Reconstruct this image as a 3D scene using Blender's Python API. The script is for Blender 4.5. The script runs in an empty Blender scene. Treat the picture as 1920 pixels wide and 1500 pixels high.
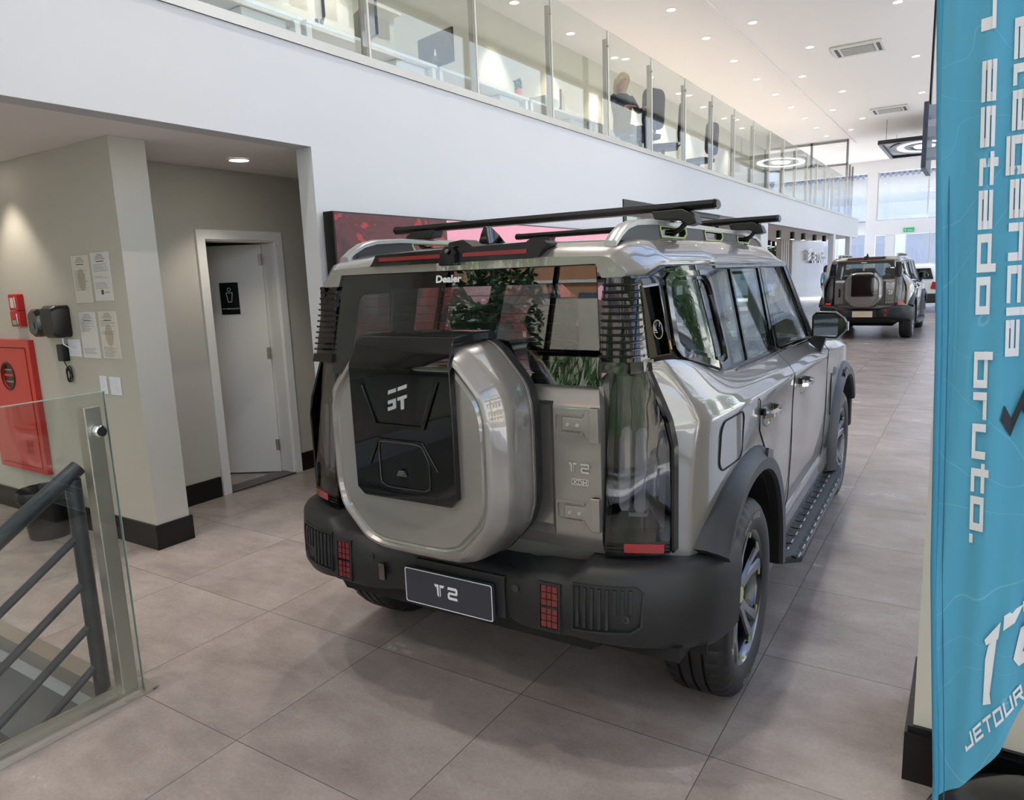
import bpy, bmesh, math, random
from mathutils import Vector, Matrix
from mathutils.geometry import tessellate_polygon
random.seed(7)
S = bpy.context.scene
COL = S.collection
D2R = math.pi / 180

# ---------------------------------------------------------------- camera
CAM_YAW, CAM_PITCH, CAM_ROLL, CAM_F, CAM_H = -0.5739, 0.1709, -0.0389, 1344.2, 1.6761
def camera():
    cy, sy, cp, sp = math.cos(CAM_YAW), math.sin(CAM_YAW), math.cos(CAM_PITCH), math.sin(CAM_PITCH)
    f = Vector((sy * cp, cy * cp, -sp)); r = Vector((cy, -sy, 0)); u = r.cross(f)
    c, s = math.cos(CAM_ROLL), math.sin(CAM_ROLL)
    r2 = c * r + s * u; u2 = -s * r + c * u
    cd = bpy.data.cameras.new('camera'); co = bpy.data.objects.new('camera', cd); COL.objects.link(co)
    cd.sensor_fit = 'HORIZONTAL'; cd.sensor_width = 36.0; cd.lens = CAM_F / 1920 * 36.0
    cd.clip_start = 0.05; cd.clip_end = 400
    m = Matrix((r2, u2, -f)).transposed().to_4x4(); m.translation = Vector((0, 0, CAM_H))
    co.matrix_world = m
    S.camera = co
camera()

# ---------------------------------------------------------------- sky, sun, exposure
w = bpy.data.worlds.new('sky'); S.world = w; w.use_nodes = True
nt = w.node_tree; nt.nodes.clear()
wo = nt.nodes.new('ShaderNodeOutputWorld'); bg = nt.nodes.new('ShaderNodeBackground')
sky = nt.nodes.new('ShaderNodeTexSky'); sky.sky_type = 'NISHITA'; sky.sun_disc = False
sky.sun_elevation = 48 * D2R; sky.sun_rotation = -50 * D2R; sky.altitude = 700; sky.dust_density = 1.6
bg.inputs[1].default_value = 1.15
wtc = nt.nodes.new('ShaderNodeTexCoord'); wmp = nt.nodes.new('ShaderNodeMapping'); wmp.inputs['Scale'].default_value = (1, 1, 2.6)
wns = nt.nodes.new('ShaderNodeTexNoise'); wns.inputs['Scale'].default_value = 1.7; wns.inputs['Detail'].default_value = 6; wns.inputs['Distortion'].default_value = .4
wrp = nt.nodes.new('ShaderNodeValToRGB'); wrp.color_ramp.elements[0].position = .46; wrp.color_ramp.elements[1].position = .66
wmx = nt.nodes.new('ShaderNodeMix'); wmx.data_type = 'RGBA'; wmx.inputs[7].default_value = (3.0, 2.9, 2.8, 1)
nt.links.new(wtc.outputs['Generated'], wmp.inputs[0]); nt.links.new(wmp.outputs[0], wns.inputs['Vector']); nt.links.new(wns.outputs[0], wrp.inputs[0]); nt.links.new(wrp.outputs[0], wmx.inputs[0])
nt.links.new(sky.outputs[0], wmx.inputs[6]); nt.links.new(wmx.outputs[2], bg.inputs[0]); nt.links.new(bg.outputs[0], wo.inputs[0])
sd = bpy.data.lights.new('sun', 'SUN'); sd.energy = 26.0; sd.angle = 0.02; sd.color = (1.0, .98, .95)
so = bpy.data.objects.new('sun', sd); COL.objects.link(so)
so.rotation_euler = Vector((-0.55, 0.36, 0.95)).to_track_quat('Z', 'Y').to_euler()
S.view_settings.view_transform = 'Standard'; S.view_settings.look = 'None'
S.view_settings.gamma = 1.0; S.view_settings.use_curve_mapping = False
S.view_settings.exposure = -0.42
S.cycles.max_bounces = 7; S.cycles.diffuse_bounces = 3; S.cycles.glossy_bounces = 4
S.cycles.transparent_max_bounces = 18; S.cycles.transmission_bounces = 6
S.cycles.caustics_reflective = False; S.cycles.caustics_refractive = False
S.cycles.sample_clamp_indirect = 8.0; S.cycles.use_denoising = True; S.cycles.use_adaptive_sampling = True; S.cycles.adaptive_threshold = 0.03

# ---------------------------------------------------------------- materials
MATS = {}
def lin(c):
    return tuple(((x / 255) / 12.92 if x / 255 <= .04045 else ((x / 255 + .055) / 1.055) ** 2.4) for x in c) + (1.0,)
def mat(name, rgb, rough=.5, metal=0., coat=0., spec=.5, var=0., vscale=8., bump=0., bscale=60., emit=None, es=0.):
    if name in MATS: return MATS[name]
    m = bpy.data.materials.new(name); m.use_nodes = True; n = m.node_tree
    b = n.nodes['Principled BSDF']; b.inputs['Base Color'].default_value = lin(rgb)
    b.inputs['Roughness'].default_value = rough; b.inputs['Metallic'].default_value = metal
    b.inputs['Coat Weight'].default_value = coat; b.inputs['Coat Roughness'].default_value = .02
    b.inputs['Specular IOR Level'].default_value = spec
    if var > 0 or bump > 0:
        tc = n.nodes.new('ShaderNodeTexCoord')
    if var > 0:
        t = n.nodes.new('ShaderNodeTexNoise'); t.inputs['Scale'].default_value = vscale; t.inputs['Detail'].default_value = 5
        mx = n.nodes.new('ShaderNodeMix'); mx.data_type = 'RGBA'
        c = lin(rgb); mx.inputs[6].default_value = tuple(x * (1 - var) for x in c[:3]) + (1,)
        mx.inputs[7].default_value = tuple(min(1, x * (1 + var)) for x in c[:3]) + (1,)
        n.links.new(tc.outputs['Object'], t.inputs['Vector']); n.links.new(t.outputs[0], mx.inputs[0])
        n.links.new(mx.outputs[2], b.inputs['Base Color'])
    if bump > 0:
        t = n.nodes.new('ShaderNodeTexNoise'); t.inputs['Scale'].default_value = bscale; t.inputs['Detail'].default_value = 3
        bp = n.nodes.new('ShaderNodeBump'); bp.inputs['Strength'].default_value = bump; bp.inputs['Distance'].default_value = .002
        n.links.new(tc.outputs['Object'], t.inputs['Vector']); n.links.new(t.outputs[0], bp.inputs['Height'])
        n.links.new(bp.outputs[0], b.inputs['Normal'])
    if emit:
        b.inputs['Emission Color'].default_value = lin(emit); b.inputs['Emission Strength'].default_value = es
    MATS[name] = m
    return m
def glass(name, tint=(1, 1, 1), f0=.045, rough=0.0, alpha=1.0):
    """thin clear sheet: see-through, with a mirror reflection that grows at grazing angles"""
    if name in MATS: return MATS[name]
    m = bpy.data.materials.new(name); m.use_nodes = True; n = m.node_tree; n.nodes.clear()
    o = n.nodes.new('ShaderNodeOutputMaterial'); mx = n.nodes.new('ShaderNodeMixShader')
    tr = n.nodes.new('ShaderNodeBsdfTransparent'); tr.inputs[0].default_value = tuple(tint) + (1,)
    gl = n.nodes.new('ShaderNodeBsdfGlossy'); gl.inputs['Roughness'].default_value = rough
    lw = n.nodes.new('ShaderNodeLayerWeight'); lw.inputs[0].default_value = .5
    p = n.nodes.new('ShaderNodeMath'); p.operation = 'POWER'; p.inputs[1].default_value = 5
    q = n.nodes.new('ShaderNodeMath'); q.operation = 'MULTIPLY_ADD'; q.inputs[1].default_value = 1 - f0; q.inputs[2].default_value = f0
    n.links.new(lw.outputs['Facing'], p.inputs[0]); n.links.new(p.outputs[0], q.inputs[0]); n.links.new(q.outputs[0], mx.inputs[0])
    n.links.new(tr.outputs[0], mx.inputs[1]); n.links.new(gl.outputs[0], mx.inputs[2]); n.links.new(mx.outputs[0], o.inputs[0])
    MATS[name] = m
    return m

def floor_mat():
    m = bpy.data.materials.new('porcelain_floor_tiles'); m.use_nodes = True; n = m.node_tree; b = n.nodes['Principled BSDF']
    N = n.nodes.new; L = n.links.new
    tc = N('ShaderNodeTexCoord'); sep = N('ShaderNodeSeparateXYZ'); L(tc.outputs['Object'], sep.inputs[0])
    def math_(op, a, b_=None, c=None):
        k = N('ShaderNodeMath'); k.operation = op
        for i, v in enumerate((a, b_, c)):
            if v is None: continue
            if isinstance(v, (int, float)): k.inputs[i].default_value = v
            else: L(v, k.inputs[i])
        return k.outputs[0]
    T = .775
    u = math_('DIVIDE', math_('ADD', sep.outputs[0], 2.235 + T * 40), T); v = math_('DIVIDE', math_('ADD', sep.outputs[1], -1.462 + T * 40), T)
    fu, fv = math_('FRACT', u), math_('FRACT', v); iu, iv = math_('FLOOR', u), math_('FLOOR', v)
    du = math_('MINIMUM', fu, math_('SUBTRACT', 1, fu)); dv = math_('MINIMUM', fv, math_('SUBTRACT', 1, fv))
    d = math_('MINIMUM', du, dv); line = math_('LESS_THAN', d, .0022)
    cid = N('ShaderNodeCombineXYZ'); L(iu, cid.inputs[0]); L(iv, cid.inputs[1])
    wn = N('ShaderNodeTexWhiteNoise'); wn.noise_dimensions = '3D'; L(cid.outputs[0], wn.inputs['Vector'])
    off = N('ShaderNodeVectorMath'); off.operation = 'MULTIPLY_ADD'; L(wn.outputs['Color'], off.inputs[0]); off.inputs[1].default_value = (9, 9, 9)
    st = N('ShaderNodeVectorMath'); st.operation = 'MULTIPLY'; L(tc.outputs['Object'], st.inputs[0]); st.inputs[1].default_value = (1.0, 1.7, 1)
    L(st.outputs[0], off.inputs[2])
    n1 = N('ShaderNodeTexNoise'); n1.inputs['Scale'].default_value = 1.9; n1.inputs['Detail'].default_value = 7; n1.inputs['Roughness'].default_value = .68; n1.inputs['Distortion'].default_value = .12; L(off.outputs[0], n1.inputs['Vector'])
    n2 = N('ShaderNodeTexNoise'); n2.inputs['Scale'].default_value = 70; n2.inputs['Detail'].default_value = 4; n2.inputs['Roughness'].default_value = .7; L(tc.outputs['Object'], n2.inputs['Vector'])
    r = N('ShaderNodeValToRGB'); e = r.color_ramp.elements
    e[0].position = .32; e[0].color = lin((142, 130, 125)); e[1].position = .72; e[1].color = lin((176, 165, 159))
    k = e.new(.5); k.color = lin((159, 147, 142)); L(n1.outputs[0], r.inputs[0])
    m1 = N('ShaderNodeMix'); m1.data_type = 'RGBA'; m1.blend_type = 'OVERLAY'; m1.inputs[0].default_value = .22; L(r.outputs[0], m1.inputs[6]); L(n2.outputs[0], m1.inputs[7])
    m2 = N('ShaderNodeMix'); m2.data_type = 'RGBA'; L(line, m2.inputs[0]); L(m1.outputs[2], m2.inputs[6]); m2.inputs[7].default_value = lin((98, 88, 82))
    L(m2.outputs[2], b.inputs['Base Color'])
    rr = math_('MULTIPLY_ADD', n1.outputs[0], .08, .22); L(rr, b.inputs['Roughness'])
    bp = N('ShaderNodeBump'); bp.inputs['Strength'].default_value = .08; bp.inputs['Distance'].default_value = .002; L(n2.outputs[0], bp.inputs['Height']); L(bp.outputs[0], b.inputs['Normal'])
    b.inputs['Specular IOR Level'].default_value = .5
    return m

# ---------------------------------------------------------------- mesh helpers
ORG = {}
class MB:
    def __init__(s): s.v = []; s.f = []; s.m = []; s.T = None
    def add(s, vs, fs, m=0):
        o = len(s.v)
        for p in vs:
            p = Vector(p)
            s.v.append(s.T @ p if s.T is not None else p)
        for f in fs: s.f.append(tuple(i + o for i in f)); s.m.append(m)
        return s
    def box(s, c, d, m=0, rz=0):
        x, y, z = d[0] / 2, d[1] / 2, d[2] / 2; R = Matrix.Rotation(rz, 3, 'Z') if rz else None
        vs = [(sx * x, sy * y, sz * z) for sx in (-1, 1) for sy in (-1, 1) for sz in (-1, 1)]
        vs = [(Vector(p) if R is None else R @ Vector(p)) + Vector(c) for p in vs]
        return s.add(vs, [(0, 1, 3, 2), (4, 6, 7, 5), (0, 4, 5, 1), (2, 3, 7, 6), (0, 2, 6, 4), (1, 5, 7, 3)], m)
    def bb(s, x0, x1, y0, y1, z0, z1, m=0):
        return s.box(((x0 + x1) / 2, (y0 + y1) / 2, (z0 + z1) / 2), (abs(x1 - x0), abs(y1 - y0), abs(z1 - z0)), m)
    def loft(s, rings, cap=True, m=0, closed=True, loop=False):
        n = len(rings[0]); vs = [p for r in rings for p in r]; fs = []
        R = len(rings)
        for i in range(R if loop else R - 1):
            a = i * n; b_ = ((i + 1) % R) * n
            for j in range(n if closed else n - 1):
                k = (j + 1) % n; fs.append((a + j, a + k, b_ + k, b_ + j))
        if cap and not loop: fs.append(tuple(range(n - 1, -1, -1))); fs.append(tuple((R - 1) * n + j for j in range(n)))
        return s.add(vs, fs, m)
    def tube(s, pts, r, n=12, m=0, cap=True):
        pts = [Vector(p) for p in pts]; rings = []; up = None
        for i, p in enumerate(pts):
            d = (pts[min(i + 1, len(pts) - 1)] - pts[max(i - 1, 0)]).normalized()
            if up is None: up = Vector((0, 0, 1)) if abs(d.z) < .9 else Vector((1, 0, 0))
            a = d.cross(up).normalized(); b_ = a.cross(d).normalized(); up = b_
            rr = r[i] if isinstance(r, (list, tuple)) else r
            rings.append([p + (a * math.cos(t) + b_ * math.sin(t)) * rr for t in [2 * math.pi * k / n for k in range(n)]])
        return s.loft(rings, cap, m)
    def lathe(s, prof, c=(0, 0, 0), axis='z', n=32, m=0, cap=True, rad=None):
        rings = []
        for i, (r, h) in enumerate(prof):
            ring = []
            for k in range(n):
                t = 2 * math.pi * k / n; R = r if rad is None else rad(i, k, r)
                a, b_ = R * math.cos(t), R * math.sin(t)
                p = (a, b_, h) if axis == 'z' else ((a, h, b_) if axis == 'y' else (h, a, b_))
                ring.append(Vector(p) + Vector(c))
            rings.append(ring)
        return s.loft(rings, cap, m)
    def slab(s, outer, holes, fn, d0, d1, step=None, m=0):
        """a plate cut to a 2D outline (with holes), laid on the surface fn(u, v, depth)"""
        loops = [[Vector((p[0], p[1], 0)) for p in outer]] + [[Vector((p[0], p[1], 0)) for p in h] for h in holes]
        tr = tessellate_polygon(loops); fl = [p for l in loops for p in l]
        bm = bmesh.new(); vv = [bm.verts.new(p) for p in fl]
        for t in tr:
            try: bm.faces.new([vv[i] for i in t])
            except ValueError: pass
        bmesh.ops.remove_doubles(bm, verts=bm.verts[:], dist=1e-6)
        if step:
            for ax in (0, 1):
                lo = min(p[ax] for p in fl); hi = max(p[ax] for p in fl); k = lo + step
                while k < hi - step * .3:
                    co = Vector((k, 0, 0)) if ax == 0 else Vector((0, k, 0)); no = Vector((1, 0, 0)) if ax == 0 else Vector((0, 1, 0))
                    bmesh.ops.bisect_plane(bm, geom=bm.verts[:] + bm.edges[:] + bm.faces[:], plane_co=co, plane_no=no, dist=1e-6); k += step
        bm.verts.ensure_lookup_table(); bm.verts.index_update()
        n = len(bm.verts); uv = [(p.co.x, p.co.y) for p in bm.verts]
        vs = [fn(a, b_, d1) for a, b_ in uv] + [fn(a, b_, d0) for a, b_ in uv]; fs = []
        for f in bm.faces:
            ix = [q.index for q in f.verts]; fs.append(tuple(ix)); fs.append(tuple(i + n for i in reversed(ix)))
        for e in bm.edges:
            if len(e.link_faces) == 1:
                a, b_ = e.verts[0].index, e.verts[1].index; fs.append((a, b_, b_ + n, a + n))
        bm.free()
        return s.add(vs, fs, m)
    def build(s, name, mats, parent=None, smooth=None, bevel=0, seg=2, subd=0, recalc=True):
        if not isinstance(mats, (list, tuple)): mats = [mats]
        me = bpy.data.meshes.new(name); org = ORG.get(parent.name, Vector((0, 0, 0))) if parent else Vector((0, 0, 0))
        me.from_pydata([v - org for v in s.v], [], s.f)
        for k in mats: me.materials.append(k)
        for p, mi in zip(me.polygons, s.m): p.material_index = mi
        if recalc:
            bm = bmesh.new(); bm.from_mesh(me); bmesh.ops.recalc_face_normals(bm, faces=bm.faces[:]); bm.to_mesh(me); bm.free()
        if smooth is not None:
            me.shade_smooth()
            if smooth < 180: me.set_sharp_from_angle(angle=smooth * D2R)
        o = bpy.data.objects.new(name, me); COL.objects.link(o)
        if parent: o.parent = parent; ORG[o.name] = org
        if subd:
            k = o.modifiers.new('subdivision', 'SUBSURF'); k.levels = subd; k.render_levels = subd
        if bevel:
            k = o.modifiers.new('bevel', 'BEVEL'); k.width = bevel; k.segments = seg; k.limit_method = 'ANGLE'; k.angle_limit = 35 * D2R; k.harden_normals = smooth is not None
            k.use_clamp_overlap = True
        return o
def flat(fn=None):
    return fn
def thing(name, label, cat, loc=(0, 0, 0), rz=0, group=None, local=False):
    o = bpy.data.objects.new(name, None); COL.objects.link(o); o.empty_display_size = .1
    o.location = loc; o.rotation_euler = (0, 0, rz); o['label'] = label; o['category'] = cat
    if group: o['group'] = group
    ORG[o.name] = Vector((0, 0, 0)) if local else Vector(loc)
    return o
def tag(o, label, cat, group=None, kind=None):
    o['label'] = label; o['category'] = cat
    if group: o['group'] = group
    if kind: o['kind'] = kind
    return o
def struct(o):
    o['kind'] = 'structure'; return o
_TG = {}
def text_geo(body, bold=0.0, extr=0.0):
    """outline of a line of lettering as flat faces, unit height, left-aligned at 0"""
    key = (body, bold)
    if key not in _TG:
        cu = bpy.data.curves.new('lettering', 'FONT'); cu.body = body; cu.size = 1; cu.offset = bold; cu.resolution_u = 3
        ob = bpy.data.objects.new('lettering', cu); COL.objects.link(ob); dg = bpy.context.evaluated_depsgraph_get()
        me = bpy.data.meshes.new_from_object(ob.evaluated_get(dg))
        vs = [tuple(v.co) for v in me.vertices]; fs = [tuple(p.vertices) for p in me.polygons]
        bpy.data.objects.remove(ob); bpy.data.curves.remove(cu); bpy.data.meshes.remove(me)
        _TG[key] = (vs, fs)
    return _TG[key]
def put_text(mb, body, fn, w, h, bold=.01, m=0, shear=0):
    """lay lettering on fn(u, v): u across 0..w, v up 0..h"""
    vs, fs = text_geo(body, bold)
    x0 = min(v[0] for v in vs); x1 = max(v[0] for v in vs); y0 = min(v[1] for v in vs); y1 = max(v[1] for v in vs)
    out = []
    for v in vs:
        a = (v[0] - x0) / (x1 - x0); b_ = (v[1] - y0) / (y1 - y0)
        out.append(fn(a * w + shear * b_ * h, b_ * h))
    mb.add(out, fs, m)
TECH = {'e': '0,.5 1,.5 1,1 0,1 0,0 1,0', 's': '1,1 0,1 0,.5 1,.5 1,0 0,0', 't': '.2,1.4 .2,0 .8,0|0,1 .8,1', 'a': '0,1 1,1 1,0 0,0 0,.5 1,.5', 'd': '1,1.45 1,0 0,0 0,1 1,1', 'o': '0,0 0,1 1,1 1,0 0,0',
 'b': '0,1.45 0,0 1,0 1,1 0,1', 'r': '0,0 0,1 .7,1', 'u': '0,1 0,0 1,0 1,1', '.': '0,0 .06,0', 'm': '0,0 0,1 1.5,1 1.5,0|.75,1 .75,0', 'l': '0,1.45 0,0 .4,0', 'g': '1,0 0,0 0,1 1,1 1,-.45 0,-.45', 'â': '0,1 1,1 1,0 0,0 0,.5 1,.5|.2,1.35 .5,1.55 .8,1.35',
 'n': '0,0 0,1 1,1 1,0', 'c': '1,1 0,1 0,0 1,0', 'i': '0,0 0,1|0,1.38 0,1.45', ' ': '', 'J': '1,1 1,0 0,0 0,.2', 'E': '1,1 0,1 0,0 1,0|0,.5 .85,.5', 'T': '0,1 1,1|.5,1 .5,0', 'O': '0,0 0,1 1,1 1,0 0,0', 'U': '0,1 0,0 1,0 1,1', 'R': '0,0 0,1 1,1 1,.5 0,.5|.55,.5 1,0'}
def tech_text(mb, body, fn, w, xh, st=.22, asp=1.25, m=0, shear=0):
    """square technical lettering: total width w, x-height xh, laid on fn(u, v)"""
    adv = 0; segs = []
    for ch in body:
        pts = [[tuple(float(q) for q in p.split(',')) for p in part.split()] for part in TECH[ch].split('|')] if TECH[ch] else []
        wd_ = max([p[0] for pp in pts for p in pp] + [.0]) if pts else .7
        for pp in pts:
            for a, b_ in zip(pp, pp[1:]): segs.append((adv + a[0] * asp, a[1], adv + b_[0] * asp, b_[1]))
        adv += wd_ * asp + .55
    adv -= .55; k = w / adv
    for x0, y0, x1, y1 in segs:
        L_ = math.hypot(x1 - x0, y1 - y0); dx, dy = (x1 - x0) / L_, (y1 - y0) / L_; h = st / 2
        q = [(x0 - dx * h - dy * h, y0 - dy * h + dx * h), (x0 - dx * h + dy * h, y0 - dy * h - dx * h), (x1 + dx * h + dy * h, y1 + dy * h - dx * h), (x1 + dx * h - dy * h, y1 + dy * h + dx * h)]
        mb.add([fn(a * k + shear * c * xh, c * xh) for a, c in q], [(0, 1, 2, 3)], m)
def chaikin(pts, k=2, q=.25):
    for _ in range(k):
        o = []
        for i, p in enumerate(pts):
            nx = pts[(i + 1) % len(pts)]
            o.append(tuple(a * (1 - q) + b_ * q for a, b_ in zip(p, nx))); o.append(tuple(a * q + b_ * (1 - q) for a, b_ in zip(p, nx)))
        pts = o
    return pts
def rrect(x0, x1, z0, z1, r, n=4):
    o = []
    for cx, cz, a0 in ((x1 - r, z1 - r, 0), (x0 + r, z1 - r, 90), (x0 + r, z0 + r, 180), (x1 - r, z0 + r, 270)):
        for k in range(n + 1):
            t = (a0 + 90 * k / n) * D2R; o.append((cx + r * math.cos(t), cz + r * math.sin(t)))
    return o
def lerp(a, b_, t): return a + (b_ - a) * t
def interp(x, xs, ys):
    if x <= xs[0]: return ys[0]
    for i in range(len(xs) - 1):
        if x <= xs[i + 1]: return lerp(ys[i], ys[i + 1], (x - xs[i]) / (xs[i + 1] - xs[i]))
    return ys[-1]
ORD = ['first', 'second', 'third', 'fourth', 'fifth', 'sixth', 'seventh', 'eighth', 'ninth', 'tenth', 'eleventh', 'twelfth', 'thirteenth', 'fourteenth', 'fifteenth', 'sixteenth']
# ---------------------------------------------------------------- the hall
WHITE = mat('white_wall_paint', (204, 205, 209), .55, var=.015, vscale=3, bump=.05, bscale=200)
CEIL = mat('white_ceiling_paint', (244, 238, 234), .7, var=.01)
BEIGE = mat('warm_grey_wall_paint', (187, 183, 173), .6, var=.015, vscale=3, bump=.05, bscale=200)
BLACKB = mat('black_skirting', (14, 14, 15), .3, bump=.03)
STEEL = mat('brushed_steel', (204, 198, 190), .42, 1.0, var=.06, vscale=3)
CHROME = mat('chrome', (225, 225, 228), .08, 1.0)
DKFRAME = mat('black_aluminium', (22, 23, 26), .35, .3)
ALU = mat('white_aluminium', (214, 216, 218), .35, .2)
GLASSR = glass('railing_glass', (.94, .97, .955), .08)
GLASSW = glass('window_glass', (.97, .985, .98), .05)
BEIGEW = mat('cream_wall_paint', (214, 208, 194), .6, var=.01)
XW = -3.86
# floor with the stair opening left out
HX0, HX1, HY0, HY1 = -4.6, -2.97, -3.0, 1.43
mb = MB()
def fl(x0, x1, y0, y1): mb.bb(x0, x1, y0, y1, -.25, 0)
fl(-8.2, 3.2, -6.2, HY0); fl(HX1, 3.2, HY0, HY1); fl(-8.2, HX0, HY0, HY1); fl(-8.2, 3.2, HY1, 2.5); fl(-8.2, .3, 2.5, 37)
struct(mb.build('floor', floor_mat()))
mb = MB(); mb.bb(-8.2, .3, -6.2, 36.2, 6.0, 6.3); mb.bb(.3, 3.2, -6.2, 2.5, 6.0, 6.3)
mb.bb(-4.02, -3.97, -6, 30, 5.975, 6.0)
struct(mb.build('ceiling', CEIL))
# upper-floor slab: its soffit is the lower ceiling
mb = MB(); mb.bb(-8.2, XW - .15, .2, 30.5, 2.595, 3.235)
o = struct(mb.build('ceiling_lower', CEIL))
mb = MB(); mb.bb(XW - .15, XW, .2, 30.5, 2.595, 3.235); mb.bb(XW - .15, XW, 3.58, 8.75, 0, 2.595)
struct(mb.build('wall_left', WHITE))
mb = MB(); mb.bb(XW - .16, XW + .012, .2, 30.5, 3.237, 3.30)
struct(mb.build('trim_1', STEEL))
# recess with the restroom door
mb = MB(); mb.bb(-8.0, -4.40, 2.49, 2.72, 0, 2.594)
struct(mb.build('wall_recess', BEIGE))
DY0, DY1, DZ = 3.53, 4.20, 2.05
mb = MB(); mb.bb(-5.23, -5.08, 2.72, DY0, 0, 2.594); mb.bb(-5.23, -5.08, DY1, 6.2, 0, 2.594); mb.bb(-5.23, -5.08, DY0, DY1, DZ, 2.594)
mb.bb(-5.08, XW - .15, 6.1, 6.2, 0, 2.594)
struct(mb.build('wall_restroom', BEIGE))
mb = MB(); mb.bb(-7.0, -6.9, 2.72, 6.2, 0, 2.594); mb.bb(-6.9, -5.23, 4.9, 5.0, 0, 2.594)
struct(mb.build('wall_inner', mat('restroom_wall', (205, 203, 198), .6)))
mb = MB()
for x0, x1, y0, y1 in ((-4.405, -4.385, 2.47, 2.735), (-8.0, -4.385, 2.472, 2.492), (-5.082, -5.062, 2.72, 3.445), (-5.082, -5.062, 4.285, 6.1), (-5.08, -4.385, 2.718, 2.738)):
    mb.bb(x0, x1, y0, y1, 0, .165); 
mb.bb(XW - .17, XW + .018, 3.56, 8.76, 0, .165)
struct(mb.build('baseboard_left', BLACKB, bevel=.004))
# door casing + leaf
mb = MB()
CW = mat('white_lacquer', (225, 224, 220), .4)
for x in (-5.07, -5.245):
    mb.slab([(DY0 - .075, 0), (DY0 - .075, DZ + .075), (DY1 + .075, DZ + .075), (DY1 + .075, 0), (DY1, 0), (DY1, DZ), (DY0, DZ), (DY0, 0)], [], lambda u, v, d: (x + d, u, v), -.012, .012)
mb.bb(-5.235, -5.075, DY0 - .01, DY0 + .012, 0, DZ); mb.bb(-5.235, -5.075, DY1 - .012, DY1 + .01, 0, DZ); mb.bb(-5.235, -5.075, DY0, DY1, DZ - .012, DZ + .01)
struct(mb.build('trim_2', CW, bevel=.003))
mb = MB(); mb.bb(-5.24, -5.06, DY0, DY1, 0, .012)
struct(mb.build('trim_3', mat('dark_stone', (70, 62, 58), .3, var=.2)))
door = thing('door_1', 'white restroom door leaf standing ajar in the beige recess', 'door', (-5.205, DY1 - .018, 0))
door['kind'] = 'structure'
TH = 200 * D2R
dl = Vector((-.8543, -.5198, 0)); dn = Vector((.5198, -.8543, 0))
def on_door(a, z, d=0): p = Vector((-5.205, DY1 - .035, z)) + dl * a + dn * d; return p
mb = MB(); mb.slab([(0.006, .012), (.63, .012), (.63, 2.03), (0.006, 2.03)], [], on_door, -.036, 0)
leaf = mb.build('door_leaf', CW, door)
for z in (1.85, 1.04, .21):
    mb = MB(); mb.slab([(-.006, z), (.035, z), (.035, z + .1), (-.006, z + .1)], [], on_door, .001, .004); mb.tube([on_door(0, z, .007), on_door(0, z + .1, .007)], .007, 8)
    mb.build('hinge', STEEL, door)
sg = thing('restroom_sign', 'small black restroom sign with a person outline on the white door', 'sign', on_door(.31, 1.44, 0))
mb = MB(); mb.slab([(.234, 1.44), (.396, 1.44), (.396, 1.715), (.234, 1.715)], [], on_door, .001, .006); mb.build('sign_plate', mat('matt_black_plastic', (12, 12, 13), .4), sg)
mb = MB(); LW = mat('sign_white', (205, 205, 205), .5)
cx = .315
mb.slab([(cx + .017 * math.cos(t), 1.655 + .017 * math.sin(t)) for t in [k * .314 for k in range(20)]], [[(cx + .012 * math.cos(t), 1.655 + .012 * math.sin(t)) for t in [k * .314 for k in range(20)]]], on_door, .006, .0075)
body = [(cx - .03, 1.63), (cx + .03, 1.63), (cx + .024, 1.59), (cx + .017, 1.545), (cx - .017, 1.545), (cx - .024, 1.59)]
inn = [(cx + (a - cx) * .78, 1.588 + (b_ - 1.588) * .86) for a, b_ in body]
mb.build('person_symbol', LW, sg)
mb = MB(); mb.slab(body, [inn], on_door, .006, .0075); mb.build('person_symbol', LW, sg)
mb = MB(); put_text(mb, 'WC MASCULINO', lambda u, v: on_door(.388 - u, 1.485 + v, .0072), .15, .011, .01)
mb.build('sign_lettering', LW, sg)

# right pillar
mb = MB(); mb.bb(-.085, .9, 2.46, 2.95, 0, 6.0); struct(mb.build('wall_right', BEIGEW))
mb = MB(); mb.bb(-.108, .9, 2.435, 2.97, 0, .17); mb.bb(-.1, .9, 2.445, 2.96, .17, .19)
struct(mb.build('baseboard_right', BLACKB))

# glazed facades: right, behind, end
def facade_x(x, y0, y1, n, name, zh=5.9, mull=(1.0, 3.2)):
    mb = MB(); g = MB()
    for i in range(n + 1):
        y = lerp(y0, y1, i / n); mb.bb(x - .05, x + .05, y - .03, y + .03, 0, 6.0)
    for z in (.05, 3.2, 5.95): mb.bb(x - .045, x + .045, y0, y1, z - .05, z + .05)
    o = struct(mb.build(name, DKFRAME)); g.bb(x - .004, x + .004, y0, y1, .1, 5.9); g.build('pane', GLASSW, o)
facade_x(.2, 2.97, 36.0, 12, 'window_1')
facade_x(3.1, -6.1, 2.5, 4, 'window_2')
mb = MB(); g = MB()
for i in range(6):
    x = lerp(-7.6, 3.1, i / 5); mb.bb(x - .03, x + .03, -6.15, -6.05, 0, 6.0)
for z in (.05, 3.2, 5.95): mb.bb(-7.6, 3.1, -6.14, -6.06, z - .05, z + .05)
o = struct(mb.build('window_3', DKFRAME)); g.bb(-7.6, 3.1, -6.104, -6.096, .1, 5.9); g.build('pane', GLASSW, o)
mb = MB(); mb.bb(.9, 3.1, 2.5, 2.6, 0, 6.0); struct(mb.build('wall_side', BEIGEW))
mb = MB(); mb.bb(-8.3, -8.2, -6.2, 29, 0, 6.3); mb.bb(-8.2, -7.6, -6.2, -6.1, 0, 6.0); mb.bb(-8.2, -7.2, 2.5, 2.6, 3.24, 6.0); struct(mb.build('wall_far_left', mat('beige_back_wall', (205, 198, 182), .6)))
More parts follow.
